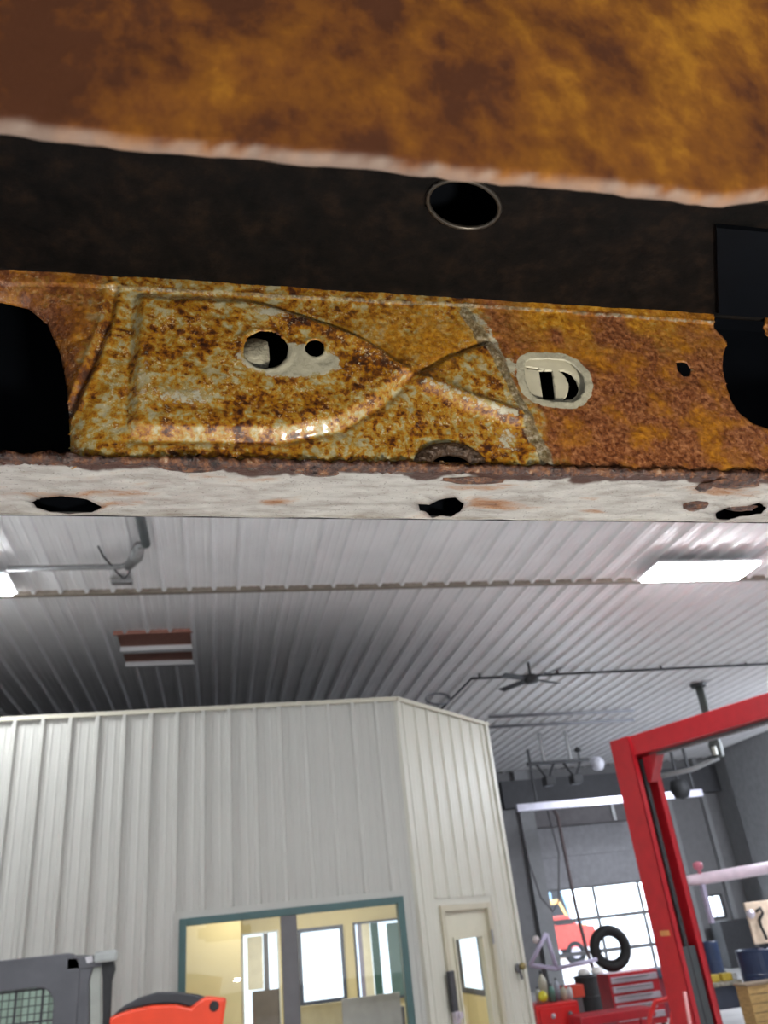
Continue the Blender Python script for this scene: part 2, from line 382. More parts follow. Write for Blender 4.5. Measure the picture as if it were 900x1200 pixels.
# inside of the office
ys = 14.6
iw = MB(); iw.box(-1.4, 3.9, ys, ys+.1, 0, 2.9); iw.box(-1.5, -1.4, OY+.12, ys+.1, 0, 2.9)
iwo = iw.build('wall_office_inside', M_inner, kind='structure', label='warm beige wall inside the office')
box('wall_office_partition', M_inner, -.42, at(283, 1150, 11.6)[0], 11.6, 11.7, 0, 2.78, kind='structure', label='beige partition behind the left office pane')
MB().prism([(-1.5, OY+.12, 2.8), (2.2, OY+.12, 2.8), (3.83, 11.77, 2.8), (3.83, 14.7, 2.8), (-1.5, 14.7, 2.8)], (0, 0, .08)).build('ceiling_office', M_inner, kind='structure', label='office ceiling seen through the glass')
M_day = mat('daylight_pane', (.8, .85, .9), .2, 0, .02, emit=(.80, .90, 1), estr=1.25)
M_daywarm = mat('curtain_cream', (.70, .66, .52), .7)
def px_box(name, m_, x0, y0, x1, y1, Y, th, parent, **k):
    a = at(x0, (y0+y1)/2, Y); b = at(x1, (y0+y1)/2, Y); t = at((x0+x1)/2, y0, Y); bt = at((x0+x1)/2, y1, Y)
    return box(name, m_, a[0], b[0], Y-th, Y, max(bt[2], .02), t[2], parent, **k)
def lit_window(name, label, x0, y0, x1, y1, Y, fm, inset=5):
    e = empty(name, at((x0+x1)/2, y1, Y), label, None, None, 'structure')
    a = at(x0, (y0+y1)/2, Y); b = at(x1, (y0+y1)/2, Y); zt = at((x0+x1)/2, y0, Y)[2]; zb = max(at((x0+x1)/2, y1, Y)[2], .02)
    i = inset*.0155
    mb = MB()
    for (p, q, c, d_) in ((a[0], a[0]+i, zb, zt), (b[0]-i, b[0], zb, zt), (a[0]+i, b[0]-i, zt-i, zt), (a[0]+i, b[0]-i, zb, zb+i)): mb.box(p, q, Y-.08, Y-.001, c, d_)
    mb.build('frame', fm, e); box('pane', M_day, a[0]+i, b[0]-i, Y-.03, Y-.02, zb+i, zt-i, e)
    return e
M_navy = mat('dark_blue_frame', (.05, .06, .09), .4)
M_alum = mat('white_frame', (.6, .62, .62), .4)
wA = lit_window('window_3', 'bright glazed door inside the office, left of the dark mullion', 284, 1092, 328, 1215, ys, M_alum, 2)
px_box('stile', M_mull, 309, 1094, 315, 1160, ys-.035, .02, wA)
px_box('curtain', M_daywarm, 290, 1097, 308, 1160, ys-.04, .02, wA)
px_box('lower_panel', mat('dark_taupe', (.13, .11, .10), .6), 296, 1160, 328, 1215, ys-.04, .04, wA)
wB = lit_window('window_4', 'bright dark-framed window inside the office, right of the mullion', 350, 1086, 404, 1176, ys, M_navy, 3.5)
wC = lit_window('window_5', 'bright inside window with green and cream drapes', 416, 1078, 474, 1172, ys, M_navy, 2)
for (a, b, mm) in ((421, 426, mat('violet_grey', (.25, .24, .33), .6)), (426, 436, M_daywarm), (437, 446, mat('drape_green', (.04, .10, .09), .8)), (456, 470, mat('drape_teal', (.10, .17, .17), .8))):
    px_box('drape', mm, a, 1081, b, 1168, ys-.05, .02, wC)
sw = empty('added_glow_pane', (TX-.13, 13.8, .98), 'added glowing pane behind the narrow glass of the office door', None, None, 'structure')
box('frame', M_navy, TX-.15, TX-.121, 13.0, 14.5, .92, 2.12, sw)
box('pane', M_day, TX-.165, TX-.151, 13.25, 14.2, 1.0, 2.0, sw)  # glow added on a blank wall to brighten the door glass
box('lining', M_inner, TX-.135, TX-.121, OY+2.2, ys, .0, .91, sw)
desk = empty('counter', (1.4, 12.3, 0), 'low tan and grey office counter behind the window', 'counter')
px_box('tan_panel', mat('tan_panel', (.40, .34, .20), .6), 338, 1177, 404, 1300, 12.3, .05, desk)
px_box('grey_panel', mat('grey_panel', (.33, .33, .34), .5), 404, 1166, 474, 1300, 12.25, .05, desk)
box('top', M_mull, at(338, 1180, 12.3)[0], at(474, 1180, 12.3)[0], 12.3, 12.8, .95, .99, desk)
box('skirt', M_mull, at(338, 1180, 12.3)[0], at(474, 1180, 12.3)[0], 12.3, 12.32, 0, .95, desk)

# ------------------------------------------------------------------ ceiling lights
M_led = mat('led_diffuser', (1, 1, 1), .4, 0, 0, emit=(.92, .96, 1), estr=64)
M_hous = mat('light_housing', (.7, .7, .72), .4)
def light(x, y, label, z=CZ-.17):
    e = empty('ceiling_light', (x, y, z), label, 'light', 'white panel lights on the workshop ceiling')
    MB().box(x-.78, x+.78, y-.30, y+.30, z, z+.032).build('housing', M_hous, e)
    box('diffuser', M_led, x-.74, x+.74, y-.27, y+.27, z-.03, z, e)
    for hx in (x-.5, x+.5): box('hanger', M_hous, hx-.02, hx+.02, y-.02, y+.02, z+.032, CZ-.0, e)
    return e
L0 = light(6.42, 9.0, 'bright white rectangular light panel at the right of the ceiling')
def light_copy(x, y, label):
    c = copy_tree(L0); c.location = (x, y, L0.location.z); c['label'] = label
light_copy(-3.04, 8.98, 'bright white light panel cut off by the left picture edge')
for x, y, wh in [(-3.1, 2.2, 'left of the raised vehicle'), (1.7, 3.0, 'hidden above the raised vehicle'), (6.4, 2.2, 'right of the raised vehicle'), (-3.1, -4.5, 'behind the photographer on the left'),
                 (6.4, -4.5, 'behind the photographer on the right'), (13.4, 9., 'far right past the red lift'), (13.4, 2.2, 'near the rear right corner')]:
    light_copy(x, y, 'white ceiling light panel out of the picture, '+wh)

# ------------------------------------------------------------------ pipes and hanging things at the ceiling
def pipe(name, pts, r, m_, label, cat='pipe', group=None, n=10): 
    return MB().tube(pts, r, n).build(name, m_, None, smooth=True, label=label, cat=cat, group=group)
zc = CZ-.085
# left elbow pipe
P = atz(0, 669, zc-.05); Q = atz(148, 664, zc-.05); 
e = empty('elbow_pipe', Q, 'grey pipe with an elbow at the left of the ceiling', 'pipe')
MB().tube([(-2.24, Q[1], zc-.05), (Q[0]-.06, Q[1], zc-.05), (Q[0]+.0, Q[1]-.05, zc-.05)], .032, 10).build('pipe', M_grey, e, smooth=True)
a = atz(150, 664, zc-.05); b = atz(163, 640, zc-.05); c = atz(171, 638, zc-.05); dd = atz(163, 600, zc-.05)
a[2]=b[2]=c[2]=dd[2]=zc-.05
MB().tube([a, a*.5+b*.5+[.03, 0, 0], b], [.05, .075, .06], 10).build('elbow', M_grey, e, smooth=True)
far_ = dd+(dd-c)*3.0
MB().tube([c, dd, far_], .05, 10).build('drop_pipe', mat('dark_pipe', (.10, .115, .12), .5), e, smooth=True)
MB().tube([b, c], .045, 10).build('coupling', M_grey, e, smooth=True)
mb = MB(); q = atz(143, 682, zc); mb.obox((q[0], q[1], CZ-.08), (.12, 0, 0), (0, .05, 0), (0, 0, .03)); mb.build('bracket', M_grey, e, bevel=.01)
cable = [atz(x, y, CZ-.05-.10*k) for (x, y, k) in ((115, 640, 0), (121, 652, .4), (130, 662, .8), (138, 672, 1), (145, 678, .8), (150, 674, .5), (153, 666, .2))]
pipe('hanging_cable', cable, .010, M_dark, 'thin dark cable looping beside the elbow pipe', 'cable')
# long thin pipe across the right, with small hangers
zp = CZ-.08
A = atz(555, 795, zp); B = atz(900, 778, zp)
e = empty('gas_pipe', A, 'thin dark pipe running right across the ceiling from a bend', 'pipe')
B2 = A+(B-A)*1.35; B2[2] = zp; A[2] = zp
B2[0] = min(B2[0], XR-.02)
bend = atz(515, 833, zp); bend[2] = zp
MB().tube([bend+(bend-A)*.4, bend, A-[.04, 0, 0], B2], .026, 8).build('pipe', M_dark, e, smooth=True)
for t in (.02, .23, .27, .62, .92):
    q = A+(B-A)*t
    MB().tube([(q[0], q[1], zp-.02), (q[0], q[1], CZ)], .022, 6).build('hanger', M_dark, e)
# conduits further back
for i, (y0, y1, lab) in enumerate(((840, 833, 'upper of the two thin conduits deep in the ceiling'), (852, 844, 'lower of the two thin conduits deep in the ceiling'))):
    A_ = atz(573, y0, CZ-.09); B_ = atz(735, y1, CZ-.09); B_ = A_+(B_-A_)*1.05; B_[2] = A_[2] = CZ-.09
    pipe('conduit', [A_, B_], .035, mat('conduit_grey', (.2, .2, .22), .5), lab, group='conduits deep in the ceiling')
# coil of cable near the office corner
q = atz(514, 818, CZ-.16)
pts = [q+np.array([.24*math.cos(t), .10*math.sin(t)+.01*t, .13*math.sin(t)]) for t in np.linspace(0, 13, 40)]
pipe('cable_coil', pts, .014, mat('cable_grey', (.22, .22, .24), .6), 'coil of grey cable hanging above the office corner', 'cable')
MB()
# ceiling fan: dark blades at (620,795)
q = atz(622, 794, CZ-.30); fan = empty('ceiling_fan', (q[0], q[1], CZ-.45), 'dark ceiling fan beside the bend of the thin pipe', 'fan')
MB().tube([(q[0], q[1], CZ), (q[0], q[1], CZ-.24)], .025, 8).build('rod', M_dark, fan)
MB().lathe((q[0], q[1], CZ-.40), (0, 0, 1), [(0, 0), (.12, .01), (.14, .08), (.1, .15), (0, .17)], 16).build('motor', M_dark, fan, smooth=True)
for k in range(4):
    a = .5+k*math.pi/2; u = np.array([math.cos(a), math.sin(a), 0]); v = np.array([-u[1], u[0], 0])
    MB().obox(np.array([q[0], q[1], CZ-.33])+u*.42, u*.32, v*.07+[0, 0, .015], (0, 0, .006)).build('blade', M_dark, fan)
# exhaust hose reel drop behind the lift beam
t0 = at(818, 802, 15.4); hr = empty('exhaust_drop', (t0[0], t0[1], 3.9), 'dark vertical drop pipe hanging behind the red crossbeam', 'pipe')
bx, by = t0[0], t0[1]; bz = at(850, 893, 15.4)
MB().lathe((bx, by, CZ-.10), (0, 0, 1), [(0, 0), (.16, 0), (.18, .07), (0, .07)], 12).build('ceiling_plate', M_dark, hr)
M_drop = mat('drop_grey_green', (.065, .072, .065), .5)
MB().tube([(bx, by, CZ-.08), (bx, by, bz[2]+.5)], .085, 10).build('drop_pipe', M_drop, hr, smooth=True)
MB().tube([(bx, by, bz[2]+.5), (bx, by, bz[2]+.36), (bx, by, bz[2]+.1)], [.10, .15, .12], 8).build('fitting', M_drop, hr, bevel=.02)
MB().tube([(bx-.12, by-.1, bz[2]+.30), (bx-.12, by-.1, bz[2]+.14)], .05, 8).build('valve', mat('pale_valve', (.5, .5, .42), .4), hr)
MB().tube([(bx, by, bz[2]+.1), (bx-.5, by+.3, bz[2]-.05), (bx-1.3, by+.8, bz[2]-.1)], .05, 8).build('arm', M_grey, hr, smooth=True)
# long pale bar and rails in front of the far door
a_ = at(618, 945, 21.5); b_ = at(738, 937, 21.5)
pb = empty('door_track', ((a_[0]+b_[0])/2, 21.5, a_[2]), 'pale horizontal door track hung in front of the overhead door', 'track')
zz = (a_[2]+b_[2])/2
box('rail', mat('pale_track', (.62, .6, .7), .3, .3), a_[0]-.3, b_[0]+2.2, 21.45, 21.6, zz-.09, zz+.09, pb)
for xx in (a_[0]+.3, b_[0]+.4, b_[0]+2.0): box('hanger', M_dark, xx-.03, xx+.03, 21.5, 21.56, zz+.09, CZ, pb)
# unit heater / rack hung there
h0 = at(618, 897, 19.5); h1 = at(690, 889, 19.5)
hu = empty('ceiling_rack', ((h0[0]+h1[0])/2, 19.5, h0[2]-.4), 'dark rack of rails and motors hung under the ceiling near the far door', 'rack')
zr = (h0[2]+h1[2])/2
box('rail', M_dark, h0[0], h1[0], 19.45, 19.55, zr-.04, zr+.04, hu)
for px in (640, 672):
    c_ = at(px, 905, 19.5)
    MB().tube([(c_[0]-.22, 19.5, zr-.02), (c_[0]+.02, 19.5, zr-.42), (c_[0]+.24, 19.5, zr-.02)], .035, 6).build('brace', M_dark, hu)
    box('motor', M_dark, c_[0]-.1, c_[0]+.14, 19.35, 19.65, zr-.55, zr-.33, hu, bevel=.02)
    box('strut', M_grey, c_[0]-.03, c_[0]+.03, 19.47, 19.53, zr+.04, CZ, hu)
c_ = at(677, 880, 19.5); MB().tube([(c_[0], 19.5, zr), (c_[0], 19.5, zr+.25)], .02, 6).build('lamp_stem', M_dark, hu)
MB().lathe((c_[0], 19.5, zr+.2), (0, 0, 1), [(0, 0), (.08, .02), (.09, .09), (0, .15)], 12).build('lamp', M_dark, hu, smooth=True)
MB().lathe(at(697, 897, 19.9), (0.2, -1, .2), [(0, 0), (.15, .02), (.19, .13), (.13, .25), (0, .28)], 14).build('fan_shroud', mat('pale_shroud', (.6, .6, .66), .4), hu, smooth=True)
# vertical dark hose and hose loop in front of the overhead door
YH = 21.38
p0, p1, p2 = at(650, 943, YH), at(661, 1065, YH), at(672, 1135, YH)
pipe('air_hose', [(p0[0], 21.5, zz-.145), (p0[0]+.02, YH, zz-.3), (p0[0]+.05, YH, p1[2]), (p0[0]+.12, YH, 1.0), (p0[0]+.3, YH, .06)], .045, mat('hose_dark', (.085, .06, .06), .6), 'dark air hose hanging straight down from the pale door track', 'hose')
pts = [at(x, y, YH) for x, y in ((609, 955), (620, 1010), (634, 1052), (648, 1068), (655, 1055), (655, 1000))]
pts = [(pts[0][0]-.02, 21.5, zz-.12)]+pts+[(pts[-1][0]-.05, 21.5, zz-.12)]
pipe('hose_loop', pts, .024, mat('hose_grey', (.09, .085, .09), .6), 'thin grey hose sagging in a loop left of the straight air hose', 'hose')
# camera-like black lamp on the far right
q = at(797, 925, 20); sp_ = empty('wall_speaker', q, 'black rounded lamp high on the far wall, right of the lift post', 'lamp')
MB().lathe(q, (0, 0, 1), [(0, -.25), (.18, -.2), (.26, 0), (.2, .22), (0, .26)], 16).build('head', M_black, sp_, smooth=True)
MB().tube([q+[0, 0, .2], (q[0], q[1], CZ)], .04, 8).build('stem', M_dark, sp_)
hb = at(800, 902, 16.0); hc = at(845, 893, 16.0)

# ------------------------------------------------------------------ red two-post lift
bd = np.array([.369, -.929, 0]); nn = np.array([.929, .369, 0])   # bd: towards the other post
PT = at(717, 866, 10.6); base = np.array([PT[0]+.34, PT[1]+.12, 0]); HT = PT[2]
lift = empty('vehicle_lift', base, 'tall red two-post vehicle lift with a slanting crossbeam', 'lift')
def post(cn, s_):   # cn centre of the post, s_ = +1 opens towards bd
    w_, dp, th = .25, .17, .035
    o = bd*s_
    mb = MB(); H = [0, 0, HT/2]
    c = cn+np.array([0, 0, HT/2])
    mb.obox(c-nn*(w_-th/2), nn*th/2, o*dp, H); mb.obox(c+nn*(w_-th/2), nn*th/2, o*dp, H)
    mb.obox(c-o*(dp-th/2), nn*(w_-th), o*th/2, H)
    mb.obox(c-nn*(w_-.05)+o*(dp-.012), nn*.05, o*.012, H); mb.obox(c+nn*(w_-.05)+o*(dp-.012), nn*.05, o*.012, H)
    mb.build('post', M_red, lift, bevel=.006)
    mb = MB(); mb.obox(cn+o*.02+np.array([0, 0, .9]), nn*.13, o*.11, (0, 0, .45)); mb.build('carriage', mat('carriage_dark', (.06, .07, .075), .5), lift)
    mb = MB(); mb.obox(cn+np.array([0, 0, .012]), nn*.32, o*.3, (0, 0, .012)); mb.build('base_plate', M_red, lift)
    mb = MB(); q = cn+o*(dp+.0); mb.prism([q-nn*.05+[0, 0, HT-.62], q-nn*.05+o*.05+[0, 0, HT-.62], q-nn*.05+o*.26+[0, 0, HT-.28], q-nn*.05+[0, 0, HT-.28]], nn*.16); mb.build('gusset', M_dred, lift)
    mb = MB(); mb.tube([cn+o*.1+[0, 0, .1], cn+o*.1+[0, 0, HT-.3]], .035, 10); mb.build('cylinder', M_dark, lift)
post(base, 1); SPAN = 3.4; post(base+bd*SPAN, -1)
mb = MB(); mb.obox(base+bd*SPAN/2+np.array([0, 0, HT-.13]), bd*(SPAN/2+.17), nn*.20, (0, 0, .13)); mb.build('crossbeam', M_red, lift, bevel=.008)
mb = MB(); mb.obox(base+bd*SPAN/2+np.array([0, 0, HT-.285]), bd*(SPAN/2-.30), nn*.05, (0, 0, .02)); mb.build('shutoff_bar', M_mull, lift)
lb = base-nn*.251+np.array([0, 0, 0.0]); zl = at(781, 1093, 10.7)[2]
mb = MB(); mb.obox(lb+bd*.03+[0, 0, zl], bd*.075, nn*.002, (0, 0, .03)); mb.build('label_plate', mat('orange_label', (.6, .25, .08), .5), lift)
for sgn, cn in ((1, base), (-1, base+bd*SPAN)):
    for k, an in enumerate((.55, -.55)):
        ca, sa = math.cos(an), math.sin(an); dirv = (bd*ca+nn*sa)*sgn
        mb = MB(); mb.obox(cn+bd*sgn*.17+dirv*.55+[0, 0, .22], dirv*.5, np.cross(dirv, (0, 0, 1))*.06, (0, 0, .05)); ar = mb.build('arm', M_red, lift, bevel=.006)
        MB().lathe(cn+bd*sgn*.17+dirv*1.0+np.array([0, 0, .27]), (0, 0, 1), [(0, 0), (.06, 0), (.06, .06), (0, .06)], 14).build('pad', M_black, ar)

# ------------------------------------------------------------------ compact loader at the lower left
YS = 7.0
ld = empty('compact_loader', (-1.6, YS+.5, 0), 'compact loader with dark cab and orange-red arm in front of the office wall', 'loader')
M_cab = mat('cab_grey', (.075, .075, .085), .45, 0, .15)
M_or = mat('loader_orange', (.70, .045, .007), .4, 0, .08)
def pxp(pts, Y): return [at(x, y, Y) for x, y in pts]
xr = at(105, 1125, YS)[0]; ztp = at(60, 1119, YS)[2]; xl = xr-1.45
def rrect(x0, x1, z0, z1, r, n=5):
    out = []
    for cx, cz, a0 in ((x1-r, z1-r, 0), (x0+r, z1-r, 90), (x0+r, z0+r, 180), (x1-r, z0+r, 270)):
        for k in range(n+1):
            a = math.radians(a0+90*k/n); out.append((cx+r*math.cos(a), cz+r*math.sin(a)))
    return out
def ring(outer, inner, y0, y1, xf=lambda p: p):
    n = len(outer); vs = [(x, y0, z) for x, z in outer]+[(x, y0, z) for x, z in inner]+[(x, y1, z) for x, z in outer]+[(x, y1, z) for x, z in inner]
    fs = []
    for i in range(n):
        j = (i+1) % n
        fs += [(i, j, n+j, n+i), (2*n+i, 3*n+i, 3*n+j, 2*n+j), (i, 2*n+i, 2*n+j, j), (n+i, n+j, 3*n+j, 3*n+i)]
    return MB().add(vs, fs)
ring(rrect(xl, xr-.06, .75, ztp, .10), rrect(xl+.22, xr-.23, .95, ztp-.20, .12), YS, YS+.07).build('cab_frame', M_cab, ld, bevel=.012)
ring(rrect(xl+.02, xr-.12, .75, ztp-.01, .10), rrect(xl+.22, xr-.28, .95, ztp-.21, .13), YS+1.1, YS+1.17).build('cab_frame', M_cab, ld)
MB().box(xl+.08, xr-.18, YS+.06, YS+1.12, ztp-.05, ztp-.01).build('cab_roof', M_cab, ld, bevel=.01)
for xx in (xl+.03, xr-.17): MB().box(xx, xx+.05, YS+.07, YS+1.1, ztp-.3, ztp-.03).build('roof_rail', M_cab, ld)
gx0, gx1, gz0_, gz1_ = xl+.21, xr-.22, .94, ztp-.19
gs = empty('guard_screen', (0, 0, 0)); gs.parent = ld; gs.location = tuple(np.array([gx0, YS+.035, gz0_])-np.array(ld.location)); ORG[gs] = np.array([gx0, YS+.035, gz0_])
M_wire = mat('guard_wire', (.03, .03, .035), .5)
xx = gx0+.03; i = 0
while xx < gx1:
    r_ = .009 if i % 4 == 0 else .004
    MB().tube([(xx, YS+.035, gz0_), (xx, YS+.035, gz1_)], r_, 6).build('wire', M_wire, gs); xx += .045; i += 1
z_ = gz0_+.03; i = 0
while z_ < gz1_:
    r_ = .008 if i % 4 == 0 else .004
    MB().tube([(gx0, YS+.043, z_), (gx1, YS+.043, z_)], r_, 6).build('wire', M_wire, gs); z_ += .05; i += 1
box('rear_glass', glass('tinted_glass', (.84, .97, .92)), gx0, gx1, YS+.055, YS+.060, gz0_, gz1_, ld)
# lamp and guard at the cab's upper right corner
M_lamp = mat('lamp_grey', (.30, .31, .30), .4)
a0, a1 = at(111, 1120, YS)[0], at(138, 1120, YS)[0]; zt = at(124, 1114, YS)[2]
MB().box(a0, a1, YS-.05, YS+.10, zt-.075, zt).build('lamp_housing', M_lamp, ld, bevel=.02)
MB().box(xr-.16, a0+.06, YS+.0, YS+.06, zt-.10, zt-.02).build('lamp_bracket', M_cab, ld, bevel=.008)
pp = pxp([(118, 1124), (133, 1124), (135, 1136), (131, 1150), (128, 1215), (120, 1215), (120, 1150)], YS)
MB().prism(pp, (0, .06, 0)).build('grab_bar', M_black, ld, bevel=.006)
pp = pxp([(108, 1128), (118, 1124), (118, 1150), (119, 1215), (106, 1215), (105, 1150)], YS+.03)
MB().prism(pp, (0, .03, 0)).build('corner_strip', mat('smoky_strip', (.30, .31, .28), .3), ld, bevel=.006)
pp = pxp([(86, 1130), (92, 1122), (100, 1119), (108, 1121), (112, 1126), (108, 1137), (104, 1150), (104, 1215), (88, 1215)], YS+.01)
MB().prism(pp, (0, .10, 0)).build('corner_post', M_cab, ld, bevel=.01)
pp = pxp([(100, 1122), (108, 1120), (109, 1127), (102, 1129)], YS-.012)
MB().prism(pp, (0, .02, 0)).build('reflector', mat('pale_reflector', (.5, .48, .5), .3), ld)
# boom arm
pp = pxp([(128, 1192), (150, 1184), (178, 1178), (206, 1177), (224, 1181), (228, 1176), (240, 1168), (266, 1170), (263, 1188), (258, 1225), (128, 1230)], YS-.05)
arm = MB().prism(pp, (0, .18, 0)).build('boom_arm', M_or, ld, bevel=.02)
pp = pxp([(132, 1190), (146, 1178), (163, 1169), (184, 1163), (208, 1163), (232, 1166), (241, 1169), (226, 1181), (206, 1176), (178, 1177), (150, 1183)], YS-.02)
MB().prism(pp, (0, .12, 0)).build('hose_cover', mat('hose_cover_black', (.025, .025, .03), .55), ld, bevel=.012)
q = at(251, 1179, YS-.05); MB().lathe(q, (0, -1, 0), [(.0, .012), (.03, .012), (.035, 0)], 12).build('pin', M_black, arm)
# body and tyres below the frame edge
MB().box(xl-.05, xr+.0, YS-.2, YS+1.5, .35, .80).build('body', M_or, ld, bevel=.04)
MB().prism([(xr+.02, YS-.05, .5), (xr+1.42, YS-.05, .9), (xr+1.42, YS-.05, 1.2), (xr+.02, YS-.05, 1.35)], (0, .18, 0)).build('boom_arm', M_or, ld, bevel=.02)
for xx in (xl-.1, xr+.05):
    for yy in (YS+.1, YS+1.25):
        t_ = MB().torus((xx, yy, .36), (1, 0, 0), .25, .11, 24, 10, 1.2).build('tyre', M_black, ld, smooth=True)
        MB().lathe((xx-.08, yy, .36), (1, 0, 0), [(0, 0), (.16, 0), (.17, .08), (.16, .16), (0, .16)], 18).build('wheel', M_or, t_)

# ------------------------------------------------------------------ clutter of the far bay (about 13-16 m away)
def stand(name, m_, x0, y0, x1, Y, dep, label, cat, **k):   # floor standing box drawn by its top corners
    a = at(x0, y0, Y); b = at(x1, y0, Y); return a, b
# tool chest with silver drawers, tyre on it
Yt = 14.5
a, b = at(713, 1147, Yt), at(772, 1147, Yt)
tc = empty('tool_chest', ((a[0]+b[0])/2, Yt, 0), 'red tool chest with pale drawers under the standing tyre', 'tool chest')
zt = a[2]+.06
MB().box(a[0], b[0], Yt, Yt+.55, .12, zt).build('body', M_dred, tc, bevel=.01)
for k in range(5):
    z1 = zt-.05-k*.135
    dr = MB().box(a[0]+.03, b[0]-.03-(k % 2)*.12, Yt-.03-.02*(k % 2), Yt, z1-.09, z1).build('drawer', M_silver, tc, bevel=.006)
    MB().box(a[0]+.08, b[0]-.2, Yt-.07-.02*(k % 2), Yt-.03-.02*(k % 2), z1-.03, z1-.015).build('handle', M_grey, dr)
for xx in (a[0]+.06, b[0]-.06):
    for yy in (Yt+.06, Yt+.49): MB().lathe((xx-.02, yy, .06), (1, 0, 0), [(0, 0), (.06, 0), (.06, .04), (0, .04)], 12).build('caster', M_black, tc)
ty = at(715, 1111, Yt+.2)
tyre = empty('tyre', (ty[0], ty[1], zt), 'black tyre standing upright on the red tool chest', 'tyre')
R_ = ty[2]-zt-.01
print('tyreR', R_)
t_ = MB().torus(ty, (.15, 1, 0), R_*.76, R_*.235, 36, 12, 1.5).build('tread', M_black, tyre, smooth=True)
MB().torus(ty, (.15, 1, 0), R_*.52, R_*.03, 30, 8, 2).build('bead', M_black, tyre, smooth=True)
# dark wheel/cover left of the chest
q0, q1 = at(681, 1146, Yt-.3), at(708, 1146, Yt-.3)
bc = empty('black_drum', ((q0[0]+q1[0])/2, Yt, 0), 'black drum between the two red tool units', 'drum')
cx_, rr = (q0[0]+q1[0])/2, (q1[0]-q0[0])/2
MB().lathe((cx_, Yt, 0), (0, 0, 1), [(0, 0), (rr*.95, 0), (rr*.96, q0[2]*.33), (rr, q0[2]*.35), (rr*.96, q0[2]*.37), (rr*.95, q0[2]*.66), (rr, q0[2]*.68), (rr*.95, q0[2]*.7), (rr*.95, q0[2]-.02), (rr*.9, q0[2]), (0, q0[2]-.01)], 24).build('shell', M_black, bc, smooth=False)
MB().torus((cx_, Yt, q0[2]-.01), (0, 0, 1), rr*.93, .02, 24, 8).build('rim', M_dark, bc, smooth=True)
# pale cushion-like bags on the drum
for (x_, y_, ww, lab) in ((684, 1140, .11, 'left of the two white bags on the black drum'), (700, 1139, .11, 'right of the two white bags on the black drum')):
    q = at(x_, y_, Yt+.05); zb = q0[2]
    MB().lathe((q[0], q[1], zb+.005), (0, 0, 1), [(0, 0), (ww*.9, .01), (ww, .035), (ww*.85, .075), (ww*.4, .10), (0, .105)], 16).build('white_bag', mat('white_bag', (.85, .82, .8), .6), None, smooth=True, label=lab, cat='bag', group='white bags on the black drum')
# red workbench cabinet at left with bottles and a lilac triangle stand
a, b = at(627, 1178, 13.2), at(677, 1173, 13.2)
rc = empty('tool_cabinet', ((a[0]+b[0])/2, 13.2, 0), 'bright red tool cabinet beside the office corner', 'cabinet')
zc_ = (a[2]+b[2])/2
MB().box(a[0], b[0], 13.2, 13.8, .02, zc_).build('body', mat('bright_red', (.62, .02, .02), .3), rc, bevel=.012)
for k in range(3):
    dr = MB().box(a[0]+.04, b[0]-.04, 13.17, 13.2, zc_-.28-.26*k, zc_-.05-.26*k).build('drawer', mat('bright_red', (.6, .02, .02)), rc, bevel=.006)
    for t in (.35, .75):
        xx = a[0]+(b[0]-a[0])*t; MB().lathe((xx, 13.17, zc_-.15-.26*k), (0, -1, 0), [(.02, 0), (.035, .02), (.03, .04), (0, .045)], 12).build('knob', M_silver if t < .5 else M_mull, dr, smooth=True)
# clutter standing on it, each thing its own
def bottle(x_, y_, Y, r_, h_, m_, lab, zb, name='bottle', group='cans and bottles on the bright red cabinet'):
    q = at(x_, y_, Y); e = empty(name, (q[0], q[1], zb), lab, 'bottle', group)
    MB().lathe((q[0], q[1], zb), (0, 0, 1), [(0, 0), (r_, 0), (r_, h_*.66), (r_*.75, h_*.76), (r_*.35, h_*.84), (r_*.35, h_*.88)], 14).build('body', m_, e, smooth=True)
    MB().lathe((q[0], q[1], zb+h_*.88), (0, 0, 1), [(r_*.4, 0), (r_*.4, h_*.1), (0, h_*.11)], 12).build('cap', M_dark, e)
bs = [(632, .07, .22, (.35, .36, .34), 'grey bottle at the left end of the bright red cabinet'),
      (639, .09, .42, (.40, .38, .30), 'tall tan jug on the bright red cabinet'),
      (648, .07, .24, (.06, .16, .13), 'dark green bottle on the bright red cabinet'),
      (655, .06, .30, (.32, .34, .40), 'blue grey bottle on the bright red cabinet'),
      (662, .07, .20, (.38, .36, .28), 'short tan can on the bright red cabinet'),
      (669, .06, .18, (.5, .5, .5), 'short white can at the right end of the bright red cabinet')]
for i, (x_, r_, h_, cc, lab) in enumerate(bs): bottle(x_, 1172, 13.45 + .12*(i % 2), r_*.72, h_, mat('bottle_%d' % i, cc, .4), lab, zc_)
q = at(634, 1160, 13.3); MB().lathe((q[0], 13.27, zc_+.10), (0, -1, 0), [(0, .05), (.06, .04), (.075, 0), (0, -.01)], 16).build('yellow_reel', mat('yellow', (.6, .55, .03), .4), None, smooth=True, label='yellow round reel among the bottles on the bright red cabinet', cat='reel')
bx = at(662, 1156, 14.0); bx1 = at(684, 1156, 14.0); 
e = empty('red_case', ((bx[0]+bx1[0])/2, 14.1, 0), 'small orange-red case on a narrow stand behind the bright red cabinet', 'case')
MB().box(bx[0], bx1[0], 14.0, 14.3, at(670, 1170, 14)[2], bx[2]).build('case', mat('orange_red', (.55, .06, .03), .5), e, bevel=.01)
MB().box(bx[0]+.05, bx1[0]-.05, 14.02, 14.28, 0, at(670, 1170, 14)[2]).build('stand', M_mull, e)
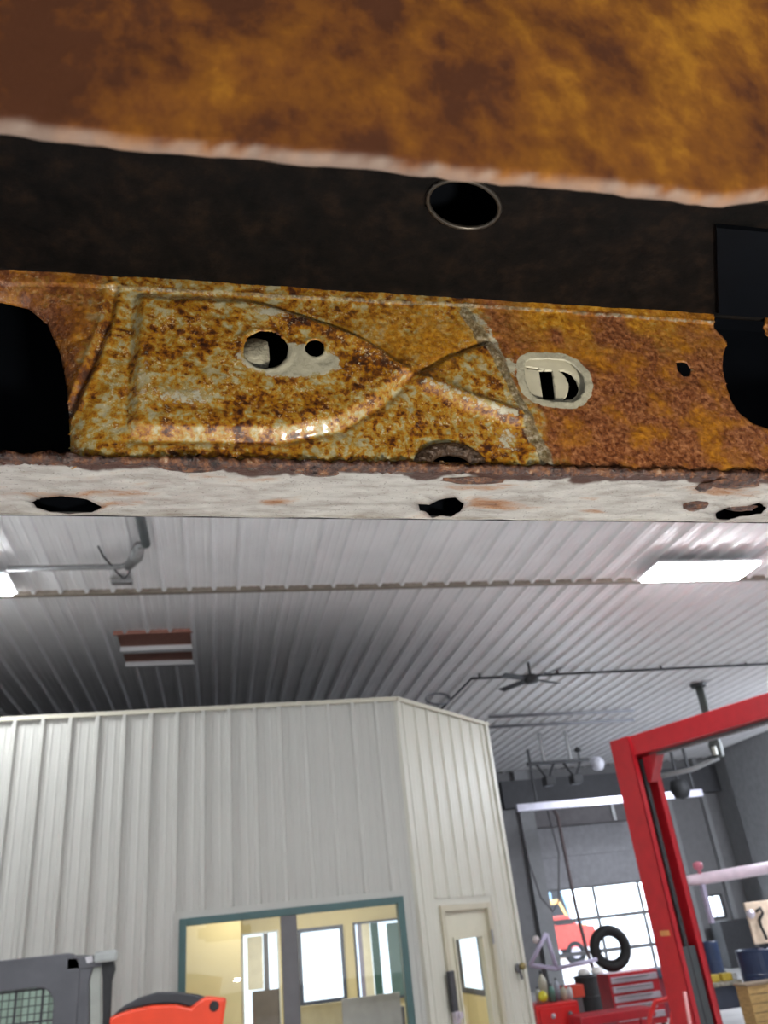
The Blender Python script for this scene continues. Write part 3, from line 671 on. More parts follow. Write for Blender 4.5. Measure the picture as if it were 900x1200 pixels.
# lilac triangle stand: three bars
Y3 = 14.0
tr = [at(x, y, Y3) for x, y in ((640, 1094), (621, 1131), (652, 1135))]
ts = empty('triangle_stand', (tr[1][0], Y3, 0), 'pale lilac triangular frame beside the office corner', 'stand')
M_lil = mat('lilac_paint', (.42, .38, .52), .5)
for i, j in ((0, 1), (1, 2), (2, 0)): MB().tube([tr[i], tr[j]], .035, 8).build('bar', M_lil, ts, smooth=True)
MB().tube([tr[2], (tr[2][0]+.75, Y3+.1, tr[2][2]+.05)], .03, 8).build('crossbar', M_lil, ts, smooth=True)
MB().tube([tr[1]*.5+tr[2]*.5, (tr[1][0]*.5+tr[2][0]*.5, Y3, 0)], .03, 8).build('column', M_dark, ts)
q = at(628, 1101, Y3); MB().lathe(q, (0, -1, 0), [(0, .04), (.05, .03), (.06, 0), (0, -.03)], 12).build('round_gauge', mat('pale_gauge', (.5, .45, .45), .4), ts, smooth=True)
# red floor jack tray and curved handle near the lift foot
a, b = at(680, 1192, 12.6), at(770, 1192, 12.6)
tb = empty('red_cart', ((a[0]+b[0])/2, 12.6, 0), 'low red cart in front of the tool chest', 'cart')
MB().box(a[0], b[0], 12.6, 13.1, a[2]-.12, a[2]).build('tray', M_dred, tb, bevel=.02)
for xx in (a[0]+.05, b[0]-.05):
    for yy in (12.66, 13.04): MB().tube([(xx, yy, a[2]-.1), (xx, yy, .03)], .02, 8).build('leg', M_dred, tb)
hd = [at(x, y, 12.0) for x, y in ((758, 1215), (762, 1190), (768, 1174), (788, 1169))]+[at(791, 1169, 12.0), at(789, 1180, 12.0), at(786, 1215, 12.0)]
hj = empty('jack_handle', (hd[0][0], 12.0, 0), 'bright red bent tube handle at the foot of the lift post', 'handle')
MB().tube([(hd[0][0], 12.0, .05)]+hd+[(hd[-1][0], 12.0, .05)], .035, 10).build('tube', mat('bright_red', (.62, .02, .02)), hj, smooth=True)
MB().box(hd[0][0]-.1, hd[-1][0]+.1, 11.9, 12.1, 0, .1).build('foot', M_dred, hj, bevel=.01)
# dark machine with red base right of the chest
a, b = at(752, 1137, 16), at(786, 1137, 16)
dm = empty('parts_bin', ((a[0]+b[0])/2, 16, 0), 'dark red bin topped with a dark blue tray, behind the tool chest', 'bin')
zm = at(770, 1147, 16)[2]
MB().box(a[0], b[0], 16, 16.6, 0, zm).build('body', mat('maroon', (.22, .02, .035), .5), dm, bevel=.01)
MB().box(a[0], b[0], 15.95, 16.5, zm, a[2]).build('tray', M_navy, dm, bevel=.03)
# right side: bench with bucket, dark blue drum, pegboard, crate
a, b = at(822, 1150, 14), at(862, 1150, 14)
bn = empty('workbench', ((a[0]+b[0])/2, 14, 0), 'dark workbench right of the lift post with a pale top', 'bench')
zt = at(842, 1150, 14)[2]
MB().box(a[0], b[0], 13.8, 14.4, zt-.06, zt).build('top', mat('cluttered_top', (.32, .30, .24), .6, 0, .6, 14), bn, bevel=.01)
MB().box(a[0]+.03, b[0]-.03, 13.9, 14.35, .25, zt-.06).build('cupboard', M_navy, bn)
for xx in (a[0]+.03, b[0]-.03): MB().box(xx-.03, xx+.03, 13.82, 13.9, 0, zt-.06).build('leg', M_grey, bn)
M_y = mat('yellow_case', (.55, .40, .05), .5)
for (x_, lab, w_) in ((834, 'left of the two yellow cases on the dark workbench', .10), (850, 'right of the two yellow cases on the dark workbench', .09)):
    q = at(x_, 1145, 13.95); e = empty('yellow_case', (q[0], 13.95, zt), lab, 'case', 'yellow cases on the dark workbench')
    MB().box(q[0]-w_, q[0]+w_, 13.88, 14.02, zt, zt+.11).build('shell', M_y, e, bevel=.015)
    MB().tube([(q[0]-.04, 13.95, zt+.10), (q[0]-.03, 13.95, zt+.14), (q[0]+.03, 13.95, zt+.14), (q[0]+.04, 13.95, zt+.10)], .008, 6).build('handle', M_dark, e)
q = at(857, 1146, 13.95); MB().lathe((q[0]+.05, 13.95, zt), (0, 0, 1), [(0, 0), (.05, 0), (.055, .1), (0, .1)], 14).build('paper_roll', mat('pale_roll', (.5, .5, .5), .6), None, label='pale roll at the right end of the dark workbench', cat='roll')
M_blue = mat('drum_blue', (.015, .03, .075), .35)
def drum(x0, x1, ytop, Y, lab, ybot=None):
    a, b = at(x0, ytop, Y), at(x1, ytop, Y); r_ = (b[0]-a[0])/2; cx = (a[0]+b[0])/2; h = at((x0+x1)/2, ytop, Y)[2]; z0 = 0
    e = empty('blue_drum', (cx, Y+r_, 0), lab, 'drum', 'dark blue drums right of the lift post')
    MB().lathe((cx, Y+r_, 0), (0, 0, 1), [(0, 0), (r_*.97, 0), (r_*.97, h*.32), (r_, h*.34), (r_*.97, h*.36), (r_*.97, h*.64), (r_, h*.66), (r_*.97, h*.68), (r_*.97, h-.03), (r_, h-.01), (r_*.96, h), (r_*.9, h-.03), (0, h-.03)], 28).build('shell', M_blue, e)
    MB().lathe((cx+r_*.4, Y+r_, h-.03), (0, 0, 1), [(0, 0), (.04, 0), (.04, .025), (0, .025)], 12).build('bung', M_silver, e)
drum(825, 845, 1103, 16.8, 'dark blue drum just right of the lift post, behind the bench')
drum(876, 917, 1112, 13.4, 'large dark blue drum at the right picture edge')
# brown crate at the lower right
a, b = at(874, 1152, 12.3), at(930, 1152, 12.3)
cr = empty('wooden_crate', ((a[0]+b[0])/2, 12.3, 0), 'tan wooden crate at the lower right picture edge', 'crate')
M_wood = mat('tan_wood', (.42, .27, .10), .6, 0, .35, 5, streak=(1, 1, 8))
zt = at(885, 1155, 12.3)[2]; nb = 6
for k in range(nb):
    z1 = zt-k*(zt/nb); box('plank', M_wood, a[0], b[0], 12.3, 12.33, z1-zt/nb+.008, z1, cr)
for xx in (a[0], b[0]-.05): box('post', M_wood, xx, xx+.05, 12.33, 12.38, .01, zt, cr)
for (x0_, x1_) in ((a[0]-.0, a[0]+.03), (b[0]-.03, b[0])): box('side', M_wood, x0_, x1_, 12.38, 12.6, .01, zt, cr)
box('lid', mat('crate_lid', (.22, .16, .10), .6), a[0]-.02, b[0]+.02, 12.28, 12.62, zt, zt+.03, cr)
# pegboard with a black cable on it
Yp = 16.4
pp = pxp([(872, 1058), (930, 1053), (934, 1102), (884, 1107)], Yp)
pgz0, pgz1 = pp[3][2], pp[0][2]
pg = empty('pegboard', (pp[3][0], Yp, 0), 'pale tan board with a black cable hung on it at the right edge', 'board')
MB().box(pp[0][0], pp[1][0], Yp, Yp+.05, pgz0, pgz1).build('board', mat('tan_board', (.60, .46, .34), .6, 0, .2, 5), pg, bevel=.01)
for xx in (pp[0][0]+.05, pp[1][0]-.1): box('leg', M_mull, xx, xx+.06, Yp+.05, Yp+.1, 0, pgz1, pg)
cb = [at(x, y, Yp-.05) for x, y in ((886, 1068), (891, 1064), (894, 1070), (890, 1078), (892, 1086), (896, 1094), (899, 1101))]
hk = MB().tube(cb, .03, 8).build('black_cable', M_black, None, smooth=True, label='short black cable hanging on the pale tan board', cat='cable')
q = at(880, 1071, Yp-.0495); MB().lathe(q, (0, -1, 0), [(0, .05), (.07, .04), (.085, 0), (.07, -.05), (0, -.05)], 14).build('steel_gauge', M_silver, None, smooth=True, label='round steel gauge on the pale tan board', cat='gauge')
# pale pink bar and its stand, right of the lift post
Yb = 13.0
a, b = at(803, 1033, Yb), at(900, 1021, Yb)
br = empty('pale_boom', (a[0], Yb, 0), 'long pale pink boom running level to the right behind the lift post', 'boom')
M_pk = mat('pale_pink', (.72, .58, .66), .4); zb_ = (a[2]+b[2])/2
MB().tube([(a[0], Yb, zb_), (a[0]+.25, Yb, zb_), (b[0]+1.2, Yb-.3, zb_+.12)], [.07, .085, .10], 12).build('boom', M_pk, br, smooth=True)
q = at(818, 1018, Yb)
MB().lathe((q[0], Yb-.02, zb_+.07), (0, 0, 1), [(.03, 0), (.03, .06), (.075, .09), (.075, .17), (0, .19)], 14).build('knob', mat('pink_knob', (.55, .16, .22), .4), br, smooth=True)
box('drop_handle', M_lil, q[0]-.03, q[0]+.03, Yb-.04, Yb+.04, at(825, 1083, Yb)[2], zb_-.05, br)
box('boom_column', M_dark, b[0]+1.12, b[0]+1.28, Yb-.38, Yb-.22, 0, zb_+.1, br)
box('foot', M_dark, b[0]+.9, b[0]+1.5, Yb-.6, Yb, 0, .03, br)
# steel rod leaning by the post
a, b = at(802, 1162, 9.9), at(818, 1215, 9.9)
MB().tube([(a[0], 9.9, a[2]), (b[0]-.12, 9.9-.02, .01)], .022, 8).build('lock_rod', mat('worn_red_rod', (.6, .25, .25), .4), None, smooth=True, label='worn pinkish rod standing by the foot of the lift post', cat='rod')
# shelf of small things on the far wall between drums
box('storage_shelf', M_dark, 14.3, 15.7, 24.0, 24.6, 0, 1.2, label='dark storage shelf under the small far window', cat='shelf', bevel=.02)

# ------------------------------------------------------------------ outside
box('ground', mat('bright_snow', (.75, .76, .8), .8), -40, 70, YF+.2, 90, -.2, -.02, kind='structure', label='pale bright ground outside the overhead door')
def truck(name, x, y, L, H, col, lab):
    e = empty(name, (x, y, 0), lab, 'truck')
    m1 = mat(name+'_paint', col, .4)
    MB().box(x, x+L*.62, y, y+2.3, .7, H).build('box_body', m1, e, bevel=.05)
    MB().prism([(x+L*.64, y, .6), (x+L, y, .6), (x+L, y, 1.3), (x+L*.88, y, 1.4), (x+L*.80, y, H*.85), (x+L*.64, y, H*.85)], (0, 2.2, 0)).build('cab', m1, e, bevel=.05)
    MB().prism([(x+L*.70, y-.01, 1.45), (x+L*.85, y-.01, 1.45), (x+L*.79, y-.01, H*.78), (x+L*.70, y-.01, H*.78)], (0, .02, 0)).build('window', M_dark, e)
    for t in (.15, .82):
        w_ = MB().torus((x+L*t, y+.1, .45), (0, 1, 0), .32, .13, 24, 10).build('tyre', M_black, e, smooth=True)
        MB().lathe((x+L*t, y-.03, .45), (0, 1, 0), [(0, 0), (.2, 0), (.22, .1)], 16).build('wheel', M_silver, w_)
truck('red_truck', at(700, 1100, 34)[0]-5.5, 34, 5.5, 2.1, (.65, .08, .06), 'red truck seen through the lower left panes of the overhead door')
truck('orange_truck', at(690, 1090, 40)[0]-6, 40, 6.0, 2.9, (.95, .55, .20), 'orange truck seen through the panes behind the red one')
truck('blue_truck', at(683, 1060, 48)[0]-6, 48, 6.0, 4.2, (.35, .55, .75), 'pale blue truck farthest off through the top left panes')

# ------------------------------------------------------------------ the rusty underbody rail right above the camera
VX, VY = 5240, 657
rx = ray(VX, VY); rx /= np.linalg.norm(rx)
rz = np.array([0, 0, 1.])-rx[2]*rx; rz /= np.linalg.norm(rz); ry = np.cross(rz, rx)
RM = np.array([rx, ry, rz])
YW = .42
O_L = np.array([.11, YW, .615*YW])            # rail-frame coordinates of the root
root = bpy.data.objects.new('vehicle_underbody', None); C.objects.link(root); root.empty_display_size = .05
mm = Matrix.Identity(4); ow = CAM+O_L@RM
for i in range(3):
    for j in range(3): mm[i][j] = RM[j][i]
    mm[i][3] = ow[i]
root.matrix_world = mm
tag(root, 'rusty underside rail of a raised vehicle filling the top of the picture', 'vehicle underbody')
def Lr(x, y): return RM@ray(x, y)
def web(x, y):       # pixel -> (u,v) on the web plane
    q = Lr(x, y); q = q*(YW/q[1]); return q[0]-O_L[0], q[2]-O_L[2]
def flg(x, y):       # pixel -> (u,w) on the flange plane (w away from the camera)
    q = Lr(x, y); q = q*(O_L[2]/q[2]); return q[0]-O_L[0], q[1]-O_L[1]
ROOFZ = .957*YW-O_L[2]
def roofp(x, y):
    q = Lr(x, y); q = q*((ROOFZ+O_L[2])/q[2]); return q[0]-O_L[0], q[1]-O_L[1]
def seg_d(U, V, a, b):
    ax, ay = a; bx_, by_ = b; dx, dy = bx_-ax, by_-ay
    t = np.clip(((U-ax)*dx+(V-ay)*dy)/(dx*dx+dy*dy+1e-12), 0, 1)
    return np.hypot(U-ax-t*dx, V-ay-t*dy)
def line_d(U, V, pts): return np.min([seg_d(U, V, pts[i], pts[i+1]) for i in range(len(pts)-1)], axis=0)
def poly_sd(U, V, pts):
    n = len(pts); d_ = np.min([seg_d(U, V, pts[i], pts[(i+1) % n]) for i in range(n)], axis=0)
    ins = np.zeros(U.shape, bool)
    for i in range(n):
        (x1, y1), (x2, y2) = pts[i], pts[(i+1) % n]
        c_ = ((y1 > V) != (y2 > V)) & (U < (x2-x1)*(V-y1)/((y2-y1) if abs(y2-y1) > 1e-12 else 1e-12)+x1); ins ^= c_
    return np.where(ins, -d_, d_)
def ell(cx, cy_, rx_, ry_, n=28, jag=0., rot=0.):
    out = []
    for k in range(n):
        a = 2*math.pi*k/n; j = 1+jag*(random.random()-.5)
        x, y = rx_*math.cos(a)*j, ry_*math.sin(a)*j
        out.append((cx+x*math.cos(rot)-y*math.sin(rot), cy_+x*math.sin(rot)+y*math.cos(rot)))
    return out
def ss(e0, e1, x):
    t = np.clip((x-e0)/(e1-e0), 0, 1); return t*t*(3-2*t)
def vnoise(U, V, sc, seed=0):
    rng = np.random.RandomState(seed); G = rng.rand(128, 128)
    x = U*sc+50.3; y = V*sc+50.7; xi = np.floor(x).astype(int); yi = np.floor(y).astype(int); fx = x-xi; fy = y-yi
    fx = fx*fx*(3-2*fx); fy = fy*fy*(3-2*fy); g = lambda a, b: G[a % 128, b % 128]
    return (g(xi, yi)*(1-fx)+g(xi+1, yi)*fx)*(1-fy)+(g(xi, yi+1)*(1-fx)+g(xi+1, yi+1)*fx)*fy
def grid_sheet(name, u0, u1, v0, v1, step, place, disp, holes, attrs, m_, rim=.0012, parent=root):
    nu, nv = int((u1-u0)/step)+1, int((v1-v0)/step)+1
    U, V = np.meshgrid(np.linspace(u0, u1, nu), np.linspace(v0, v1, nv), indexing='ij'); U = U.ravel().copy(); V = V.ravel().copy()
    def sd(U, V):
        r_ = np.full(U.shape, 9.)
        for h in holes: r_ = np.minimum(r_, poly_sd(U, V, h))
        return r_
    keep = np.ones((nu-1, nv-1), bool)
    if holes:
        s_ = sd(U, V); e_ = 2e-4
        near = np.abs(s_) < .62*step
        gx = (sd(U[near]+e_, V[near])-sd(U[near]-e_, V[near]))/(2*e_); gy = (sd(U[near], V[near]+e_)-sd(U[near], V[near]-e_))/(2*e_)
        g2 = np.maximum(gx*gx+gy*gy, .3); U[near] -= s_[near]*gx/g2; V[near] -= s_[near]*gy/g2
        Ug, Vg = U.reshape(nu, nv), V.reshape(nu, nv)
        uc = (Ug[:-1, :-1]+Ug[1:, :-1]+Ug[:-1, 1:]+Ug[1:, 1:])/4; vc = (Vg[:-1, :-1]+Vg[1:, :-1]+Vg[:-1, 1:]+Vg[1:, 1:])/4
        keep = sd(uc.ravel(), vc.ravel()).reshape(uc.shape) > 0
    H = disp(U, V) if disp else np.zeros_like(U)
    P = place(U, V, H)
    idx = np.arange(nu*nv).reshape(nu, nv)
    q = np.stack([idx[:-1, :-1], idx[1:, :-1], idx[1:, 1:], idx[:-1, 1:]], -1)[keep]
    used = np.zeros(nu*nv, bool); used[q.ravel()] = True; remap = np.cumsum(used)-1; q = remap[q]; P = P[used]
    me = bpy.data.meshes.new(name); me.vertices.add(len(P)); me.vertices.foreach_set('co', P.ravel())
    me.loops.add(q.size); me.loops.foreach_set('vertex_index', q.ravel().astype(np.int32)); me.polygons.add(len(q))
    me.polygons.foreach_set('loop_start', np.arange(0, q.size, 4, dtype=np.int32)); me.polygons.foreach_set('loop_total', np.full(len(q), 4, np.int32))
    me.update(calc_edges=True); me.validate()
    me.polygons.foreach_set('use_smooth', [True]*len(me.polygons))
    for an, fn in attrs.items():
        at_ = me.attributes.new(an, 'FLOAT', 'POINT'); at_.data.foreach_set('value', fn(U, V)[used].astype(np.float32))
    me.materials.append(m_)
    o = bpy.data.objects.new(name, me); C.objects.link(o); o.parent = parent
    if rim:
        md = o.modifiers.new('rim', 'SOLIDIFY'); md.thickness = rim; md.offset = -1; md.use_rim = True; md.use_rim_only = True
    return o

# --- rust materials
def rust_mat(name, kind):
    mt = bpy.data.materials.new(name); mt.use_nodes = True; nt = mt.node_tree; N = nt.nodes; Lk = nt.links
    b = N['Principled BSDF']; tc = N.new('ShaderNodeTexCoord')
    def mapn(sc=(1, 1, 1)):
        mp = N.new('ShaderNodeMapping'); mp.inputs['Scale'].default_value = sc; Lk.new(tc.outputs['Object'], mp.inputs[0]); return mp.outputs[0]
    base_v = mapn()
    def noise(scale, det=6, rough=.6, vec=None, dist=0):
        n = N.new('ShaderNodeTexNoise'); n.inputs['Scale'].default_value = scale; n.inputs['Detail'].default_value = det
        n.inputs['Roughness'].default_value = rough; n.inputs['Distortion'].default_value = dist; Lk.new(vec or base_v, n.inputs['Vector']); return n.outputs[0]
    def ramp(f, stops):
        r = N.new('ShaderNodeValToRGB'); e = r.color_ramp.elements
        while len(e) < len(stops): e.new(.5)
        for i, (p, c_) in enumerate(stops): e[i].position = p; e[i].color = tuple(c_)+(1,) if len(c_) == 3 else c_
        Lk.new(f, r.inputs[0]); return r.outputs[0]
    def mix(f, a, b_):
        x = N.new('ShaderNodeMix'); x.data_type = 'RGBA'
        if isinstance(f, float): x.inputs[0].default_value = f
        else: Lk.new(f, x.inputs[0])
        for sck, v in ((x.inputs[6], a), (x.inputs[7], b_)):
            if isinstance(v, tuple): sck.default_value = v+(1,)
            else: Lk.new(v, sck)
        return x.outputs[2]
    def math_(op, a, b_=None, c_=None):
        x = N.new('ShaderNodeMath'); x.operation = op; x.use_clamp = op in ('ADD', 'SUBTRACT', 'MULTIPLY') and False
        for i, v in enumerate((a, b_, c_)):
            if v is None: continue
            if isinstance(v, (int, float)): x.inputs[i].default_value = v
            else: Lk.new(v, x.inputs[i])
        return x.outputs[0]
    def attr(n): 
        x = N.new('ShaderNodeAttribute'); x.attribute_name = n; return x.outputs['Fac']
    def grey(f, lo, hi):
        return ramp(f, [(lo, (0, 0, 0)), (hi, (1, 1, 1))])
    def bump(h, st, dist):
        x = N.new('ShaderNodeBump'); x.inputs['Strength'].default_value = st; x.inputs['Distance'].default_value = dist; Lk.new(h, x.inputs['Height']); return x.outputs[0]
    if kind == 'web':
        big = noise(26, 7, .62); fine = noise(210, 8, .70); mid = noise(85, 8, .68, dist=.4); gr = noise(620, 4, .6)
        sp1 = math_('ADD', math_('MULTIPLY', fine, .42), math_('ADD', math_('MULTIPLY', mid, .33), math_('MULTIPLY', big, .25)))
        sp1 = math_('ADD', sp1, math_('MULTIPLY', attr('stain'), .055))
        col = ramp(sp1, [(.43, (.48, .43, .27)), (.465, (.43, .33, .12)), (.49, (.46, .24, .020)), (.522, (.36, .135, .010)), (.552, (.15, .044, .008)), (.595, (.040, .013, .008))])
        col = mix(math_('MULTIPLY', grey(gr, .57, .64), grey(noise(70, 5, .6), .50, .60)), col, (.66, .56, .38))
        # uniform rust on the right and the far left
        rr = ramp(noise(330, 6, .7), [(.36, (.085, .022, .010)), (.50, (.24, .080, .028)), (.64, (.46, .20, .085))])
        rr = mix(grey(noise(38, 5, .6), .47, .62), rr, ramp(noise(260, 5), [(.4, (.28, .095, .012)), (.6, (.52, .21, .02))]))
        col = mix(attr('rust'), col, rr)
        org = ramp(noise(240, 5, .7), [(.38, (.30, .10, .008)), (.55, (.60, .28, .02)), (.66, (.62, .42, .12))])
        col = mix(attr('amber'), col, org)
        bare_glint = math_('ADD', attr('bare_glint'), math_('MULTIPLY', math_('SUBTRACT', math_('ADD', math_('MULTIPLY', fine, .6), math_('MULTIPLY', mid, .4)), .5), 2.2))
        col = mix(grey(bare_glint, .47, .58), col, (.52, .49, .37))
        crust = ramp(noise(300, 6, .7), [(.4, (.10, .075, .04)), (.52, (.24, .20, .12)), (.63, (.46, .42, .33))])
        cr_ = math_('ADD', attr('crust'), math_('MULTIPLY', math_('SUBTRACT', fine, .5), .9))
        col = mix(math_('MULTIPLY', grey(cr_, .45, .62), .85), col, crust)
        Lk.new(col, b.inputs['Base Color'])
        Lk.new(ramp(fine, [(.35, (.16, .16, .16)), (.65, (.46, .46, .46))]), b.inputs['Roughness'])
        h = math_('ADD', math_('MULTIPLY', fine, .7), math_('MULTIPLY', gr, .35)); h = math_('ADD', h, math_('MULTIPLY', mid, .5))
        Lk.new(bump(h, .55, .0016), b.inputs['Normal'])
        b.inputs['Specular IOR Level'].default_value = .6; b.inputs['Coat Weight'].default_value = .7; b.inputs['Coat Roughness'].default_value = .14
    elif kind == 'flange':
        v = mapn((.28, 1, 1)); big = noise(24, 7, .65, v); st = noise(90, 7, .7, v); fine = noise(500, 5, .6)
        col = ramp(st, [(.34, (.27, .24, .21)), (.5, (.42, .40, .375)), (.66, (.52, .50, .46))])
        br_ = math_('ADD', math_('ADD', math_('MULTIPLY', big, .5), math_('MULTIPLY', st, .5)), math_('MULTIPLY', attr('stain'), .14))
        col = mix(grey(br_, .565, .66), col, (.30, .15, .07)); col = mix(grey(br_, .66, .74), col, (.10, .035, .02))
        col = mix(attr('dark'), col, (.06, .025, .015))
        Lk.new(col, b.inputs['Base Color']); b.inputs['Metallic'].default_value = .25
        Lk.new(ramp(fine, [(.3, (.22, .22, .22)), (.7, (.5, .5, .5))]), b.inputs['Roughness'])
        Lk.new(bump(math_('ADD', math_('MULTIPLY', st, .8), math_('MULTIPLY', fine, .3)), .6, .0016), b.inputs['Normal'])
    elif kind == 'near':
        nv = mapn((1.5, 1, 1)); a_ = noise(18, 6, .6, nv); c_ = noise(75, 6, .65, nv); f_ = noise(300, 5, .7)
        h = math_('ADD', math_('MULTIPLY', a_, .68), math_('MULTIPLY', c_, .32))
        h = math_('ADD', h, math_('MULTIPLY', attr('amber'), .10))
        col = ramp(h, [(.40, (.070, .021, .006)), (.45, (.12, .037, .006)), (.53, (.19, .066, .006)), (.66, (.37, .155, .010))])
        col = mix(attr('lip'), col, (.33, .27, .23))
        Lk.new(col, b.inputs['Base Color']); b.inputs['Roughness'].default_value = .7; b.inputs['Specular IOR Level'].default_value = .25
        Lk.new(bump(h, .6, .003), b.inputs['Normal'])
    elif kind == 'dark':  # near-black: shade inside the channel is painted into this colour
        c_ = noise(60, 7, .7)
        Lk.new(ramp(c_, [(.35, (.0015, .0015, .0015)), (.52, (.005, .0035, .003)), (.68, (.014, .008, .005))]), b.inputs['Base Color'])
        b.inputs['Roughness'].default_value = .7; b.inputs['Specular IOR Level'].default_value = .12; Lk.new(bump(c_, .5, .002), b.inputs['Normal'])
    elif kind == 'bead':
        c_ = noise(120, 6, .7); 
        Lk.new(ramp(c_, [(.36, (.018, .009, .007)), (.5, (.07, .028, .016)), (.62, (.20, .08, .03)), (.72, (.4, .3, .2))]), b.inputs['Base Color'])
        b.inputs['Roughness'].default_value = .16; Lk.new(bump(noise(350, 5), .9, .002), b.inputs['Normal'])
    return mt
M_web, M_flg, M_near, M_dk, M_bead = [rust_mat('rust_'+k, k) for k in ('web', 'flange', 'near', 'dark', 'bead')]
M_void = mat('cavity_shade_blue', (.0022, .0032, .0055), .7, 0, .2, 20, spec=.1)  # darkness of the cavity painted in as a near-black blue

# --- web sheet
wp = lambda pts: [web(x, y) for x, y in pts]
PXM = abs(web(500, 450)[0]-web(400, 450)[0])/100      # metres per pixel on the web
holeL = wp([(-140, 340), (-60, 338), (0, 343), (30, 350), (52, 368), (68, 405), (76, 450), (79, 500), (80, 541), (40, 541), (-140, 541)])
holeR = wp([(834, 360), (836, 385), (843, 392), (852, 402), (847, 415), (846, 430), (851, 455), (856, 470), (866, 486), (880, 496), (900, 503), (950, 506), (1010, 500), (1010, 384), (905, 398), (897, 393), (893, 384), (898, 360)])
hA = wp(ell(311, 415, 26, 22, 28, .05)); hB = wp(ell(368, 413.5, 11.5, 10.5, 18, .10)); hS = wp([(798, 424), (804, 425), (810, 432), (808, 441), (800, 442), (793, 434), (791, 425)])
slot = wp([(614, 430), (616, 424), (622, 422), (640, 421), (660, 422), (672, 428), (681, 438), (685, 449), (684, 459), (678, 468), (668, 472), (655, 471), (640, 469), (628, 466), (620, 459), (615, 447)])
hDr = wp([(505, 541), (508, 535), (518, 530), (533, 529), (545, 534), (551, 541), (540, 542), (515, 542)])
pan = wp([(158, 290), (146, 498), (152, 510), (170, 515), (330, 517), (400, 503), (450, 473), (486, 437), (440, 404), (395, 384), (345, 366), (300, 350), (270, 290)])
tail = wp([(486, 437), (520, 416), (575, 395), (600, 440), (624, 497), (580, 487), (540, 472)])
rA, rB = wp([(300, 358), (345, 374), (395, 392), (440, 414), (486, 440), (540, 470), (612, 494)]), wp([(150, 515), (330, 519), (400, 505), (450, 475), (486, 440), (520, 419), (560, 404), (585, 398)])
rC = wp([(500, 450), (540, 469), (600, 490)])
seamR = wp([(545, 366), (562, 392), (580, 420), (600, 458), (622, 500), (642, 548)]); seamL = wp([(133, 340), (128, 375), (108, 425), (80, 475)])
topline = wp([(128, 338), (300, 347), (560, 360), (835, 380)])
topz = web(450, 345)[1]
def web_disp(U, V):
    k = PXM; h = np.zeros_like(U)
    sd = -poly_sd(U, V, pan)
    fade = ss(-2*k, 0, web(0, 352)[1]*0+ (web(300, 352)[1]-V)+12*k)
    lf = ss(web(215, 0)[0], web(175, 0)[0], U)*ss(web(0, 500)[1], web(0, 480)[1]+.004, V)
    h += .0052*(ss(0, 15*k, sd)-(.16+.34*lf)*ss(22*k, 42*k, sd))-.0008*np.exp(-(sd/(3*k))**2)
    tl_ = np.interp(U, [p[0] for p in topline], [p[1] for p in topline]); h *= ss(3*k, 22*k, tl_-V)
    h += .0030*ss(0, 12*k, -poly_sd(U, V, tail))
    dA = line_d(U, V, rA); h += .0028*np.exp(-(dA/(10*k))**2)*ss(web(300, 0)[0]*1, web(380, 0)[0]*1, U*0+U)
    dC = line_d(U, V, rC); h += .0030*np.exp(-(dC/(9*k))**2)
    dB = line_d(U, V, rB); h -= .0014*np.exp(-(dB/(5.0*k))**2)
    # right sheet lies over the left one along the welded seam
    dR = line_d(U, V, seamR); h += .0008*np.exp(-(dR/(9*k))**2)*(.2+1.4*vnoise(U, V, 260, 3))+.0008*(U > np.interp(V, [p[1] for p in seamR][::-1], [p[0] for p in seamR][::-1]))
    dLn = line_d(U, V, seamL); h -= .0030*np.exp(-(dLn/(4.5*k))**2)
    h += .0012*np.exp(-((dLn-8*k)/(4*k))**2)
    dT = line_d(U, V, topline); h += .0006*np.exp(-(dT/(2.0*k))**2)*(.3+1.2*vnoise(U, V, 200, 4))
    above = V > np.interp(U, [p[0] for p in topline], [p[1] for p in topline]); h += np.where(above, .0015, 0)
    h += .0010*(vnoise(U, V, 90, 1)-.5)+.0006*(vnoise(U, V, 300, 2)-.5)
    # dished rims of the round holes
    for c_, r_ in (((311, 415), 26), ((368, 413.5), 11)):
        d_ = np.hypot(U-web(*c_)[0], V-web(*c_)[1]); h += .0008*np.exp(-((d_-r_*k*1.12)/(3*k))**2)
    e_ = np.maximum(poly_sd(U, V, holeL), 0); h -= .012*np.exp(-(e_/(14*k)))*.8
    return h
def a_rust(U, V):
    xs = [p[0] for p in seamR]; ys_ = [p[1] for p in seamR]
    ub = np.interp(V, ys_[::-1], xs[::-1]); r_ = ss(-4*PXM, 22*PXM, U-ub-30*PXM*(vnoise(U, V, 160, 5)-.4))
    ul = np.interp(V, [p[1] for p in seamL][::-1], [p[0] for p in seamL][::-1])
    return np.clip(r_+.65*ss(-10*PXM, 30*PXM, ul-U)*(V > web(100, 470)[1]), 0, 1)
def a_amber(U, V):
    n = vnoise(U, V, 55, 8)
    top = ss(web(600, 430)[1], web(600, 365)[1], V)*ss(web(560, 0)[0]*0+web(575, 370)[0], web(640, 370)[0], U)*ss(web(860, 370)[0], web(700, 370)[0], U)
    mid = np.exp(-(((U-web(500, 420)[0])/(70*PXM))**2+((V-web(500, 395)[1])/(45*PXM))**2))
    return np.clip((top*1.1+mid*.8)*ss(.25, .6, n+.1), 0, 1)
